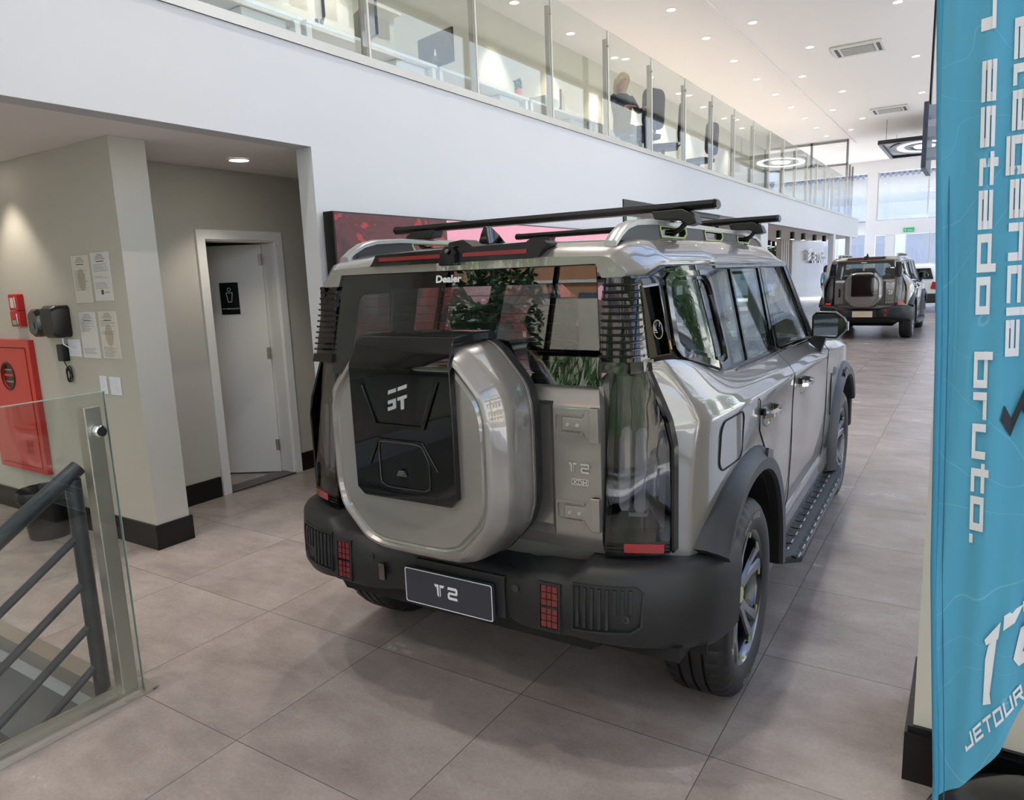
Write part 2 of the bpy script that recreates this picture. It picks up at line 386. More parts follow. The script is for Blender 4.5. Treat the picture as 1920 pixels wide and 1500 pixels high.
# end of the hall: header, entrance portal, jambs
EW = mat('white_end_wall', (238, 238, 240), .5)
mb = MB(); mb.bb(-8.2, .3, 36, 36.25, 5.5, 6.0); mb.bb(-4.25, -3.85, 36, 36.25, 0, 5.5); mb.bb(-8.2, -7.8, 36, 36.25, 0, 5.5)
mb.bb(-3.85, .3, 35.9, 36.3, 2.82, 3.45); mb.bb(-3.45, -3.1, 35.95, 36.25, 0, 2.82); mb.bb(-.4, .3, 35.95, 36.25, 0, 2.82)
struct(mb.build('wall_end', EW))
mb = MB(); g = MB()
for x in (-7.8, -6.6, -5.4, -4.25): mb.bb(x - .03, x + .03, 36.05, 36.15, 0, 5.5)
for x in (-3.83, -1.9, .2): mb.bb(x - .03, x + .03, 36.05, 36.15, 3.45, 5.5)
for x in (-3.1, -1.75, -.4): mb.bb(x - .03, x + .03, 36.05, 36.15, 0, 2.82)
o = struct(mb.build('window_4', ALU)); g.bb(-8, .2, 36.098, 36.104, .02, 5.5); g.build('pane', GLASSW, o)
# opening with black frames beneath the gallery, pillars
mb = MB()
def frame_x(mb, x, y0, y1, z0, z1, t=.07, d=.07):
    mb.bb(x - d, x, y0, y0 + t, z0, z1); mb.bb(x - d, x, y1 - t, y1, z0, z1); mb.bb(x - d, x, y0 + t, y1 - t, z1 - t, z1); mb.bb(x - d, x, y0 + t, y1 - t, z0, z0 + t)
frame_x(mb, XW + .01, 8.76, 10.72, 0, 2.59, .1); o = struct(mb.build('window_5', DKFRAME)); g = MB(); g.bb(XW - .035, XW - .03, 8.86, 10.62, .1, 2.49); g.build('pane', GLASSW, o)
mb = MB(); frame_x(mb, XW - .05, 11.6, 13.1, 0, 2.59, .06); o = struct(mb.build('window_6', DKFRAME)); g = MB(); g.bb(XW - .09, XW - .085, 11.66, 13.04, .1, 2.5); g.build('pane', GLASSW, o)
for i, (x0, x1, y0, y1, z1) in enumerate(((XW - .15, XW, 10.74, 11.0, 2.594), (-4.12, XW - .01, 15.9, 16.5, 2.594), (-4.03, XW - .01, 25.1, 25.5, 2.594), (-4.02, XW - .01, 28.6, 29.1, 2.594))):
    mb = MB(); mb.bb(x0, x1, y0, y1, 0, z1); struct(mb.build('wall_pillar', WHITE))
mb = MB(); mb.bb(-8.2, XW, 8.76, 8.9, 0, 2.594) if False else mb.bb(-8.2, XW - .15, 8.6, 8.75, 0, 2.594)
mb.bb(-8.2, -6.4, 22.0, 22.15, 0, 2.594)
struct(mb.build('wall_office', BEIGE))

# gallery: rear wall, bulkhead column, railing
mb = MB(); mb.bb(-7.2, -6.95, 8.6, 28.9, 3.236, 6.0); mb.bb(-7.2, -6.72, 2.5, 8.6, 3.236, 6.0)
struct(mb.build('wall_gallery', mat('gallery_wall_paint', (212, 206, 190), .6, var=.01)))
mb = MB(); frame_z = ALU
for x in (-6.95, -5.3, -4.1): mb.bb(x - .035, x + .035, 28.87, 28.95, 3.3, 5.99)
for z in (3.33, 5.15, 5.95): mb.bb(-6.95, -4.1, 28.87, 28.95, z - .035, z + .035)
for y in (29.6, 30.3): mb.bb(-4.13, -4.07, y - .03, y + .03, 3.3, 5.2)
o = struct(mb.build('window_7', mat('grey_aluminium', (150, 150, 148), .4, .4)))
g = MB(); g.bb(-6.9, -4.1, 28.905, 28.912, 3.35, 5.9); g.build('pane', GLASSW, o)
rail = thing('glass_railing', 'long frameless glass railing with steel posts along the gallery edge', 'railing', (XW, 0, 3.3))
ys = [-5.45, -4.06, -2.68, -1.3, .08, 1.46, 2.85] + [4.24, 5.63, 7.01, 8.40, 9.79, 11.15, 12.5, 13.82, 15.18, 16.5, 17.86, 19.2, 20.6, 22.0, 23.35, 24.7, 26.1, 27.4, 28.8]
for a, b_ in zip(ys[6:-1], ys[7:]):
    mb = MB(); mb.bb(XW - .018, XW - .008, a + .012, b_ - .012, 3.302, 4.51); mb.build('glass_panel', GLASSR, rail)
for y in ys[7:]:
    mb = MB(); mb.tube([(XW - .013, y, 3.301), (XW - .013, y, 4.51)], .013, 10)
    mb.bb(XW - .075, XW - .035, y - .02, y + .02, 3.301, 4.42); mb.tube([(XW - .06, y, 4.34), (XW - .004, y, 4.34)], .008, 8); mb.tube([(XW - .018, y, 4.34), (XW + .004, y, 4.34)], .019, 12)
    mb.build('post', STEEL, rail, smooth=40)

# red image light box on the white wall
pm = bpy.data.materials.new('rock_photo_print'); pm.use_nodes = True; n = pm.node_tree; b = n.nodes['Principled BSDF']; N = n.nodes.new; L = n.links.new
tc = N('ShaderNodeTexCoord'); sp = N('ShaderNodeSeparateXYZ'); L(tc.outputs['Object'], sp.inputs[0])
mp = N('ShaderNodeMapping'); mp.inputs['Scale'].default_value = (1, .9, 2.2); L(tc.outputs['Object'], mp.inputs[0])
nz = N('ShaderNodeTexNoise'); nz.inputs['Scale'].default_value = 1.5; nz.inputs['Detail'].default_value = 9; nz.inputs['Roughness'].default_value = .52; nz.inputs['Distortion'].default_value = .7; L(mp.outputs[0], nz.inputs['Vector'])
rk = N('ShaderNodeValToRGB'); e = rk.color_ramp.elements; e[0].position = .40; e[0].color = lin((66, 32, 36)); e[1].position = .80; e[1].color = lin((196, 74, 74))
k = e.new(.47); k.color = lin((96, 44, 48)); k = e.new(.53); k.color = lin((84, 34, 38)); k = e.new(.545); k.color = lin((170, 52, 56)); k = e.new(.6); k.color = lin((120, 40, 44)); L(nz.outputs[0], rk.inputs[0])
sy = N('ShaderNodeMath'); sy.operation = 'GREATER_THAN'; sy.inputs[1].default_value = 1.29; L(sp.outputs[1], sy.inputs[0])
n3 = N('ShaderNodeTexNoise'); n3.inputs['Scale'].default_value = 1.6; n3.inputs['Detail'].default_value = 5; L(tc.outputs['Object'], n3.inputs['Vector'])
zz = N('ShaderNodeMath'); zz.operation = 'MULTIPLY_ADD'; zz.inputs[1].default_value = 1.7; zz.inputs[2].default_value = .78; L(n3.outputs[0], zz.inputs[0])
sz = N('ShaderNodeMath'); sz.operation = 'GREATER_THAN'; L(sp.outputs[2], sz.inputs[0]); L(zz.outputs[0], sz.inputs[1])
an = N('ShaderNodeMath'); an.operation = 'MULTIPLY'; L(sy.outputs[0], an.inputs[0]); L(sz.outputs[0], an.inputs[1])
mx = N('ShaderNodeMix'); mx.data_type = 'RGBA'; L(an.outputs[0], mx.inputs[0]); L(rk.outputs[0], mx.inputs[6]); mx.inputs[7].default_value = lin((238, 160, 178)); L(mx.outputs[2], b.inputs['Base Color'])
b.inputs['Roughness'].default_value = .35; L(mx.outputs[2], b.inputs['Emission Color']); b.inputs['Emission Strength'].default_value = .12
lb = thing('picture_panel', 'large black-edged backlit picture of dark red rocks and pink sky on white wall', 'picture', (XW, 3.6, 0))
mb = MB(); mb.bb(XW + .02, XW + .115, 3.62, 8.2, .05, 2.165); mb.build('frame', mat('panel_edge_black', (8, 8, 9), .4), lb)
mb = MB(); mb.bb(XW + .115, XW + .118, 3.63, 8.19, .06, 2.155); mb.build('picture_print', pm, lb)

# recessed downlights
LAMP = 4.2
LEMI = mat('lamp_diffuser', (255, 250, 240), .5, emit=(255, 246, 232), es=14)
LRING = mat('lamp_ring_white', (235, 232, 228), .5)
def downlight(x, y, z, label, group, watt, cone=120, rad=.075, col=(1, .95, .88)):
    t = thing('downlight', label, 'ceiling light', (x, y, z), group=group)
    mb = MB(); mb.lathe([(rad + .014, z - .001), (rad + .014, z - .006), (rad, z - .008), (rad, z - .001)], (x, y, 0), n=20, cap=False); mb.build('ring', LRING, t, smooth=40)
    mb = MB(); mb.lathe([(rad - .001, z - .0035), (rad - .001, z - .001)], (x, y, 0), n=20); mb.build('diffuser', LEMI, t)
    ld = bpy.data.lights.new('downlight_lamp', 'SPOT'); ld.energy = watt * LAMP; ld.spot_size = cone * D2R; ld.spot_blend = .6; ld.shadow_soft_size = rad * .8; ld.color = col
    lo = bpy.data.objects.new('downlight_lamp', ld); COL.objects.link(lo); lo.parent = t; lo.location = (0, 0, -.03)
for i in range(9):
    downlight(-4.6, 12.52 + 1.93 * i * .979, 6.0, 'round ceiling downlight above the glass railing, %s nearest in its row' % ORD[i], 'downlights in the row above the railing', 30)
for i in range(8):
    downlight(-6.5, 10.58 + 1.92 * i, 6.0, 'round ceiling downlight close to the gallery rear wall, %s nearest seen through the glass' % ORD[i], 'downlights along the gallery rear wall', 45, 80)
for i, (x, y) in enumerate(((-3.65, 14.09), (-3.1, 16.36), (-3.68, 18.68), (-3.15, 20.96), (-3.72, 23.21), (-3.2, 25.2), (-3.75, 26.98))):
    downlight(x, y, 6.0, 'round ceiling downlight just right of the ceiling groove, %s nearest of the staggered ones' % ORD[i], 'staggered downlights over the hall', 30)
for i, (x, y) in enumerate(((-1.39, 14.65), (-1.37, 18.61), (-1.47, 22.59))):
    downlight(x, y, 6.0, 'round ceiling downlight nearest the banner side, %s one away from the camera' % ORD[i], 'downlights near the street side', 30)
downlight(-4.60, 3.56, 2.594, 'warm round downlight in the low ceiling before the restroom door', None, 11, 96, .07, (1, .9, .76))
downlight(-5.72, 2.25, 2.594, 'warm round downlight in the low ceiling over the red hydrant cabinet', None, 11, 84, .06, (1, .9, .76))
for y in (6.5, 5.0): downlight(-6.35, y, 6.0, 'round ceiling downlight over the gallery desks, %s' % ('farther one' if y > 6 else 'nearer one'), 'downlights over the desks', 45, 80)

for x in (-3.1, -1.2):  # extra downlights out of view, added to brighten the near hall
    for y in (-3.0, .8, 4.6, 8.4):
        downlight(x, y, 6.0, 'added round ceiling downlight, out of view, brightening the near part of the hall', 'added downlights over the near hall', 60)
for y in (10.0, 13.5, 18.5, 23.0):  # unseen lamps put in to lift the dark office under the gallery
    downlight(-5.6, y, 2.594, 'added round downlight, out of view, brightening the office beyond the black frames', 'added downlights beneath the gallery', 14)
for x, y in ((-7.2, 1.5), (-5.2, .7), (-6.6, .6)):  # unseen lamps added as fill for the dim recess side
    downlight(x, y, 2.594, 'added round fill downlight, out of view, in the low ceiling over the stair', 'added fill downlights over the stair', 12)
# air conditioning cassettes
ACW = mat('cassette_white', (222, 219, 214), .5); ACD = mat('cassette_grille_grey', (120, 116, 112), .5); ACK = mat('cassette_slot_dark', (60, 58, 56), .5)
def cassette(cx, cy, label):
    t = thing('air_conditioner', label, 'air conditioner', (cx, cy, 6.0), group='ceiling cassettes')
    mb = MB(); mb.box((cx, cy, 5.978), (.95, .86, .04)); mb.build('casing', ACW, t, bevel=.012)
    mb = MB(); mb.box((cx, cy, 5.955), (.6, .56, .012)); mb.build('intake_grille', ACD, t)
    for k in range(6):
        mb = MB(); mb.box((cx, cy - .25 + k * .1, 5.945), (.58, .03, .012)); mb.build('louvre', ACW, t)
    for s_ in (-1, 1):
        mb = MB(); mb.box((cx + s_ * .385, cy, 5.956), (.06, .6, .01)); mb.build('air_slot', ACK, t)
cassette(-2.3, 17.1, 'nearer white rectangular air conditioning cassette in the hall ceiling')
cassette(-2.37, 24.3, 'farther white rectangular air conditioning cassette in the hall ceiling')
# ---------------------------------------------------------------- stairwell, railing
DARKM = mat('dark_grey_painted_steel', (62, 66, 72), .4, .3, bump=.04)
mb = MB()
for k in range(12):
    y1 = HY1 - .0 - k * .27; mb.bb(HX0 + .0, HX1 - .0, y1 - .29, y1, -.175 * (k + 1) - .2, -.175 * (k + 1))
struct(mb.build('floor_stair', mat('dark_grey_stair_stone', (84, 86, 88), .5, var=.15, vscale=6)))
mb = MB(); mb.bb(HX0, HX1, HY1 - .03, HY1 + .05, -.075, .006); mb.bb(HX1, -2.84, -3.0, HY1 + .07, -.02, .006); mb.bb(-2.965, -2.955, -3.0, HY1 + .03, .0, .03); mb.bb(-2.895, -2.865, -3.0, HY1 + .03, .0, .022)
struct(mb.build('trim_4', STEEL))
mb = MB(); mb.bb(HX0, HX1, HY1 - .012, HY1 + .02, -.25, -.07); mb.bb(HX1 - .012, HX1 + .012, -3.0, HY1, -2.4, -.02); mb.bb(HX0 - .05, HX0, -3, HY1, -2.4, -.0); mb.bb(HX0, HX1, -3.1, -3.0, -2.4, -.25)
struct(mb.build('wall_stairwell', WHITE))
gr = thing('stair_glass_guard', 'clear glass guard with square steel end post beside the stair opening', 'railing', (-2.88, 1.46, 0))
mb = MB(); mb.bb(-2.886, -2.874, -2.9, 1.482, .008, 1.288); mb.build('glass_panel', GLASSR, gr); mb = MB(); mb.bb(-2.887, -2.873, -2.9, 1.483, 1.288, 1.291); mb.bb(-2.887, -2.873, 1.482, 1.4845, .008, 1.291); mb.build('glass_edge', mat('glass_edge_green', (150, 170, 160), .3), gr)
mb = MB(); mb.bb(-2.955, -2.892, 1.405, 1.47, .006, 1.235); mb.build('end_post', STEEL, gr, bevel=.004)
mb = MB(); mb.bb(-2.96, -2.845, 1.39, 1.53, .0065, .012); mb.build('foot_plate', STEEL, gr)
mb = MB(); mb.lathe([(.024, -.0), (.024, .022), (.016, .026)], (-2.888, 1.447, 1.136), axis='x', n=20); mb.build('clamp_bolt', CHROME, gr, smooth=40)
mb = MB(); mb.lathe([(.018, .0), (.018, .004)], (-2.8615, 1.447, 1.136), axis='x', n=20); mb.build('bolt_cap', mat('black_rubber', (15, 15, 16), .6), gr)
hr = thing('stair_handrail', 'dark grey tubular steel handrail sloping down the open stair behind the glass', 'handrail', (-3.05, 1.4, 0))
SL = .645
def rl(y, z): return (-3.05, y, z - SL * (1.4 - y))
mb = MB(); mb.tube([(-3.05, 1.40, -.08), (-3.05, 1.40, .93)], .031, 16); mb.build('post', DARKM, hr, smooth=40)
mb = MB(); mb.tube([rl(1.43, .955), rl(1.2, .955), rl(-1.6, .955)], .033, 16); mb.build('top_rail', DARKM, hr, smooth=40)
for z in (.697, .497, .308, .125):
    mb = MB(); mb.tube([rl(1.40, z), rl(-1.6, z)], .0165, 12); mb.build('lower_bar', DARKM, hr, smooth=40)
mb = MB(); mb.tube([rl(-1.55, -.0), rl(-1.55, .95)], .031, 12); mb.build('post', DARKM, hr, smooth=40)

# ---------------------------------------------------------------- things on the recess side wall (faces the camera at y = 2.49)
YF = 2.49
PAPER = mat('paper_sheet', (248, 248, 250), .6); PAPER2 = mat('paper_sheet_cream', (242, 238, 228), .6); INK = mat('printed_ink', (120, 120, 126), .7); INKD = mat('printed_ink_dark', (50, 50, 56), .7); TAN = mat('watermark_tan', (206, 192, 170), .7)
SLV = glass('clear_document_sleeve', (.97, .97, .97), .05, .08)
def document(x0, z1, label, style):
    t = thing('framed_document', label, 'document', (x0 + .105, YF - .001, z1 - .155))
    mb = MB(); mb.bb(x0, x0 + .21, YF - .004, YF - .001, z1 - .305, z1); mb.build('sheet', PAPER2 if style in (0, 3) else PAPER, t)
    mb = MB(); rnd = random.Random(style * 7 + 1); yy = YF - .0043
    def bar(a, b_, z, h): mb.bb(x0 + a, x0 + b_, yy - .0004, yy, z1 - z - h, z1 - z)
    for k in range(4): bar(.105 - .03 - .01 * k, .105 + .03 + .01 * k, .014 + k * .009, .0035)
    rows = {0: [(.095, .23)], 1: [(.075, .125), (.15, .165), (.19, .225)], 2: [(.05, .13), (.24, .28)], 3: [(.06, .1), (.13, .15), (.23, .29)]}[style]
    for a, b_ in rows:
        z = a
        while z < b_: bar(.02, .19 - rnd.random() * .07, z, .0022); z += .0085
    mb.build('printed_text', INK, t)
    mb = MB(); bar(.06, .15, .055, .006)
    if style == 1: bar(.08, .11, .235, .03); bar(.125, .18, .25, .004)
    if style == 2: bar(.02, .045, .265, .03) if False else None
    mb.build('heading_print', INKD, t)
    if style in (0, 3):
        mb = MB(); mb.slab([(x0 + .105 + .048 * math.cos(a), z1 - .155 + .07 * math.sin(a)) for a in [k * .314 for k in range(20)]], [], lambda u, v, d: (u, yy - d, v), -.0006, .0001); mb.build('emblem_watermark', TAN, t)
    mb = MB(); mb.bb(x0 - .004, x0 + .214, YF - .0065, YF - .0058, z1 - .309, z1 + .004); mb.build('clear_sleeve', SLV, t)
document(-5.008, 1.916, 'printed certificate with tan crest, upper left of the four on the beige wall', 0)
document(-4.765, 1.926, 'white printed form with small dark stamp, upper right of the four on the wall', 1)
document(-5.010, 1.553, 'pale printed form, lower left of the four on the beige wall', 2)
document(-4.765, 1.556, 'printed certificate with tan crest, lower right of the four on the beige wall', 3)
PLW = mat('white_switch_plastic', (222, 226, 234), .35)
def plate(x0, x1, z0, z1, label, cat, keys, name='light_switch'):
    t = thing(name, label, cat, ((x0 + x1) / 2, YF, (z0 + z1) / 2))
    mb = MB(); mb.bb(x0, x1, YF - .01, YF - .0005, z0, z1); mb.build('cover_plate', PLW, t, bevel=.003)
    for a, b_, c, d in keys:
        mb = MB(); mb.bb(lerp(x0, x1, a), lerp(x0, x1, b_), YF - .013, YF - .0101, lerp(z0, z1, c), lerp(z0, z1, d)); mb.build('rocker_key', PLW, t, bevel=.0015)
plate(-4.846, -4.766, 1.012, 1.132, 'narrow white light switch under the documents, left of the wider one', 'light switch', [(.3, .7, .4, .6)])
plate(-4.722, -4.60, 1.012, 1.132, 'wide white light switch with three rockers beside the column edge', 'light switch', [(.25, .75, .12, .34), (.25, .75, .39, .61), (.25, .75, .66, .88)])
plate(-5.185, -5.03, 1.252, 1.372, 'white wall socket plate behind the cord under the black emergency lamp', 'wall socket', [(.55, .7, .4, .6)], 'wall_socket')
BLKP = mat('black_plastic', (18, 18, 21), .35, bump=.05)
el = thing('emergency_lamp', 'black twin-lobed plastic unit mounted on the beige wall above the socket', 'emergency lamp', (-5.32, YF, 1.37))
def ysec(pts): return pts
mb = MB()
def blk(x0, x1, z0, z1, y0, y1, r): mb.loft([[(a, y0, c) for a, c in rrect(x0, x1, z0, z1, r)], [(a, lerp(y0, y1, .75), c) for a, c in rrect(x0, x1, z0, z1, r)], [(a, y1, c) for a, c in rrect(x0 + .02, x1 - .02, z0 + .02, z1 - .02, r * .8)]])
blk(-5.31, -5.12, 1.385, 1.60, YF - .001, YF - .11, .03); mb.build('housing', BLKP, el, smooth=40)
mb = MB(); blk(-5.47, -5.311, 1.39, 1.58, YF - .02, YF - .12, .05); mb.build('lamp_head', mat('black_gloss_plastic', (24, 22, 22), .15, coat=.5), el, smooth=40)
mb = MB(); mb.bb(-5.40, -5.37, YF - .126, YF - .119, 1.45, 1.49); mb.build('indicator', mat('grey_plastic', (90, 90, 92), .4), el)
mb = MB(); mb.tube([(-5.16, YF - .05, 1.38), (-5.16, YF - .05, 1.34), (-5.11, YF - .03, 1.31), (-5.08, YF - .013, 1.30)], .005, 8); mb.build('white_cable', PLW, el, smooth=60)
ad = thing('power_adapter', 'small black plug adapter with coiled black cable hanging on the beige wall', 'power adapter', (-5.23, YF, 1.28))
mb = MB(); mb.bb(-5.27, -5.20, YF - .05, YF - .001, 1.22, 1.335); mb.build('adapter_body', BLKP, ad, bevel=.006)
mb = MB(); pts = [(-5.23, YF - .03, 1.22)]
for k in range(60):
    t = k * .42; pts.append((-5.205 + .028 * math.cos(t) + .006 * math.sin(t * .37), YF - .02 - .006 * math.sin(t * .6), 1.13 + .045 * math.sin(t) + .012 * math.sin(t * .23)))
mb.tube(pts, .0035, 6); mb.build('coiled_cable', BLKP, ad, smooth=60)
RED = mat('red_enamel', (196, 42, 34), .35, coat=.3); REDD = mat('red_plastic', (190, 26, 30), .35)
for i, (x0, x1, z0, z1) in enumerate(((-5.86, -5.735, 1.57, 1.685), (-5.865, -5.735, 1.455, 1.566))):
    t = thing('fire_alarm_box', ('upper of two small red fire call boxes stacked above the hydrant cabinet', 'lower of two small red fire call boxes, with a green and white label')[i], 'fire alarm', ((x0 + x1) / 2, YF, (z0 + z1) / 2))
    mb = MB(); mb.bb(x0, x1, YF - .05, YF - .001, z0, z1); mb.build('housing', REDD, t, bevel=.006)
    mb = MB(); mb.bb(x0 + .03, x1 - .045, YF - .053, YF - .0502, z0 + (.02 if i == 0 else .015), z0 + (.09 if i == 0 else .045)); mb.build('front_label', mat('label_white', (215, 205, 200), .5) if i == 0 else mat('label_green', (110, 190, 140), .5), t)
    mb = MB(); mb.tube([(x1 - .02, YF - .055, z1 - .02), (x1 - .005, YF - .06, z1 - .06), (x1 - .015, YF - .055, z0 + .02)], .003, 6); mb.build('seal_cord', PLW, t, smooth=60)
hy = thing('hydrant_cabinet', 'red metal fire hydrant cabinet with round window on the beige wall', 'hydrant cabinet', (-6.05, YF, .86))
mb = MB(); mb.slab([(-6.42, .36), (-5.685, .36), (-5.685, 1.358), (-6.42, 1.358)], [[(-6.375, .40), (-5.74, .40), (-5.74, 1.30), (-6.375, 1.30)]], lambda u, v, d: (u, YF - d, v), .001, .04); mb.build('frame', RED, hy, bevel=.003)
circ = [(-6.06 + .095 * math.cos(k * math.pi / 16), 1.085 + .095 * math.sin(k * math.pi / 16)) for k in range(32)]
mb = MB(); mb.slab([(-6.37, .405), (-5.745, .405), (-5.745, 1.295), (-6.37, 1.295)], [circ], lambda u, v, d: (u, YF - d, v), .03, .045); dr = mb.build('door', RED, hy, bevel=.002)
mb = MB(); mb.slab([(a * 1.0, c) for a, c in [(-6.06 + .108 * math.cos(k * math.pi / 16), 1.085 + .108 * math.sin(k * math.pi / 16)) for k in range(32)]], [circ], lambda u, v, d: (u, YF - d, v), .045, .05); mb.build('window_ring', BLKP, dr)
mb = MB(); mb.bb(-6.16, -5.96, YF - .028, YF - .024, .99, 1.18); mb.build('window_back', mat('cabinet_dark_inside', (70, 62, 58), .5), dr)
for z in (1.04, 1.09, 1.13):
    mb = MB(); mb.tube([(-6.13, YF - .03, z), (-5.99, YF - .03, z)], .006 if z != 1.09 else .012, 8); mb.build('inner_rail', STEEL if z != 1.09 else RED, dr)
mb = MB()
for k in range(7): mb.bb(-5.93, -5.83, YF - .048, YF - .045, .5 + k * .016, .507 + k * .016)
mb.build('vent_slots', mat('red_shadow_slot', (150, 30, 26), .5), dr)
# waste bin
bn = thing('waste_bin', 'black plastic waste bin with crinkled liner rim behind the glass guard', 'waste bin', (-5.40, 2.29, 0))
mb = MB(); mb.lathe([(.001, .004), (.125, .004), (.128, 0), (.16, .30), (.166, .33), (.16, .33), (.15, .30), (.118, .02), (.001, .02)], (-5.40, 2.29, 0), n=36, cap=False); mb.build('bin_body', BLKP, bn, smooth=40)
mb = MB(); mb.lathe([(.152, .28), (.166, .345), (.176, .335), (.172, .27)], (-5.40, 2.29, 0), n=48, cap=False, rad=lambda i, k, r: r + .006 * math.sin(k * 2.1) * (1 if i in (1, 2) else .3)); mb.build('liner', mat('black_bin_liner', (16, 16, 17), .25), bn, smooth=60)

# ---------------------------------------------------------------- flag banner
YB = 1.99
CL = bpy.data.materials.new('blue_printed_fabric'); CL.use_nodes = True; n = CL.node_tree; b = n.nodes['Principled BSDF']; N = n.nodes.new; L = n.links.new
tc = N('ShaderNodeTexCoord'); nz = N('ShaderNodeTexNoise'); nz.inputs['Scale'].default_value = 2.2; nz.inputs['Detail'].default_value = 1; nz.inputs['Distortion'].default_value = .6; L(tc.outputs['Object'], nz.inputs['Vector'])
m1 = N('ShaderNodeMath'); m1.operation = 'MULTIPLY'; m1.inputs[1].default_value = 9; L(nz.outputs[0], m1.inputs[0])
m2 = N('ShaderNodeMath'); m2.operation = 'FRACT'; L(m1.outputs[0], m2.inputs[0])
m3 = N('ShaderNodeMath'); m3.operation = 'LESS_THAN'; m3.inputs[1].default_value = .02; L(m2.outputs[0], m3.inputs[0])
mx = N('ShaderNodeMix'); mx.data_type = 'RGBA'; L(m3.outputs[0], mx.inputs[0]); mx.inputs[6].default_value = lin((80, 166, 200)); mx.inputs[7].default_value = lin((108, 182, 210)); L(mx.outputs[2], b.inputs['Base Color']); b.inputs['Roughness'].default_value = .75
b.inputs['Sheen Weight'].default_value = .3
def edge_l(z): return interp(z, [.2, .3, .9, 1.53, 2.25, 3.6], [-.014, -.012, -.05, -.072, -.108, -.16])
def edge_b(x): return interp(x, [-.02, .0, .045, .087, .127, .163, .25, .4, .55], [.262, .285, .326, .388, .455, .562, .80, 1.3, 2.0])
def fold(x, z): return .012 * math.sin(x * 38 + z * 2.3) * (1 if x > -.05 else .5) + .008 * math.sin(x * 90 - z * 1.2 + 1) + .02 * math.sin(z * 1.7 + x * 4)
def bnr(x, z, d=0): return Vector((x, YB - d + fold(x, z) * .6, z))
fb = thing('flag_banner', 'tall blue feather flag banner with white sideways lettering at right edge', 'flag banner', (0.12, 2.1, 0))
mb = MB(); NU, NV = 60, 90; rows = []
for j in range(NV + 1):
    row = []
    for i in range(NU + 1):
        s_ = i / NU; t_ = j / NV
        x = lerp(edge_l(lerp(.26, 3.5, t_)), .55, s_); z = lerp(edge_b(x), 3.5, t_); row.append(bnr(lerp(edge_l(z), .55, s_), z))
    rows.append(row)
vs = [p for r in rows for p in r]; W_ = NU + 1
mb.add(vs + [p + Vector((0, .0012, 0)) for p in vs], [(j * W_ + i, j * W_ + i + 1, (j + 1) * W_ + i + 1, (j + 1) * W_ + i) for j in range(NV) for i in range(NU)] + [(len(vs) + j * W_ + i, len(vs) + (j + 1) * W_ + i, len(vs) + (j + 1) * W_ + i + 1, len(vs) + j * W_ + i + 1) for j in range(NV) for i in range(NU)])
cloth = mb.build('fabric', CL, fb, smooth=180, recalc=False)
HEM = mat('blue_hem_fabric', (66, 150, 186), .75)
mb = MB(); pts = [Vector((edge_l(z) + .004, YB + .004 + fold(edge_l(z), z) * .6, z)) for z in [.27 + k * .06 for k in range(54)]]
mb.tube(pts, .0075, 8); mb.build('pole_sleeve', HEM, fb, smooth=60)
mb = MB(); mb.tube([p + Vector((.019, -.006, 0)) for p in pts], .0012, 5); mb.build('stitch_line', mat('blue_stitch', (40, 110, 142), .8), fb)
WT = mat('white_print', (232, 236, 240), .6); DT = mat('navy_print', (34, 44, 56), .6)
def vert(p0, p1, wv):
    """lettering read downwards from p0 to p1, glyph tops towards +x"""
    p0, p1 = Vector(p0), Vector(p1); dd = (p1 - p0); ln = dd.length; dd /= ln; up = Vector((-dd[1], dd[0]))
    if up[0] < 0: up = -up
    return (lambda u, v: bnr(p0[0] + dd[0] * u + up[0] * v, p0[1] + dd[1] * u + up[1] * v, .0035)), ln
mb = MB()
f, ln = vert((-.012, 2.09), (.028, 1.0), 0); tech_text(mb, 'estado bruto.', f, ln, .020, .36)
f, ln = vert((-.030, 2.44), (-.019, 2.175), 0); tech_text(mb, 'em', f, ln, .020, .36)
f, ln = vert((.042, 2.17), (.070, 1.46), 0); tech_text(mb, 'elegância', f, ln, .0195, .36)
mb.build('slogan_lettering', WT, fb)
mb = MB()
def poly(pts): mb.add([bnr(a, c, .0035) for a, c in pts], [tuple(range(len(pts)))])
def chev(x0, z0, s_=1):
    for dx, dz in ((0, 0), (.034 * s_, .035 * s_)):
        poly([(x0 + dx, z0 + .04 * s_ + dz), (x0 + dx + .022 * s_, z0 + dz), (x0 + dx + .045 * s_, z0 + .09 * s_ + dz), (x0 + dx + .045 * s_, z0 + .13 * s_ + dz), (x0 + dx + .021 * s_, z0 + .045 * s_ + dz), (x0 + dx + .006 * s_, z0 + .075 * s_ + dz)])
chev(.068, 1.262); mb.build('chevron_print', DT, fb); mb = MB(); chev(.15, .95); mb.build('chevron_print', DT, fb)
mb = MB()
def skew(x, z): return (x + z * .06, z + (x - .037) * 1.45)
def P2(pts): poly([skew(a, c) for a, c in pts])
P2([(.025, .765), (.055, .775), (.055, .73), (.043, .735), (.031, .742)]); P2([(.036, .735), (.05, .74), (.052, .60), (.062, .545), (.045, .56), (.034, .70)]); P2([(.060, .785), (.098, .765), (.085, .735), (.063, .742)]); P2([(.046, .74), (.052, .738), (.056, .58), (.05, .6)])
P2([(.095, .775), (.16, .775), (.165, .74), (.10, .742)]); P2([(.10, .70), (.165, .70), (.165, .665), (.12, .665), (.112, .62), (.165, .62), (.165, .585), (.11, .585), (.095, .625)]); P2([(.148, .742), (.165, .74), (.165, .70), (.15, .70)])
mb.build('model_lettering', WT, fb)
mb = MB()
d0 = Vector((.105, .165)).normalized(); u0 = Vector((-d0[1], d0[0]))
tech_text(mb, 'JETOUR', lambda u, v: bnr(.052 + d0[0] * u + (u0[0] * .3) * v, .440 + d0[1] * u + v, .0035), .20, .030, .26, 1.1)
mb.build('maker_lettering', WT, fb)
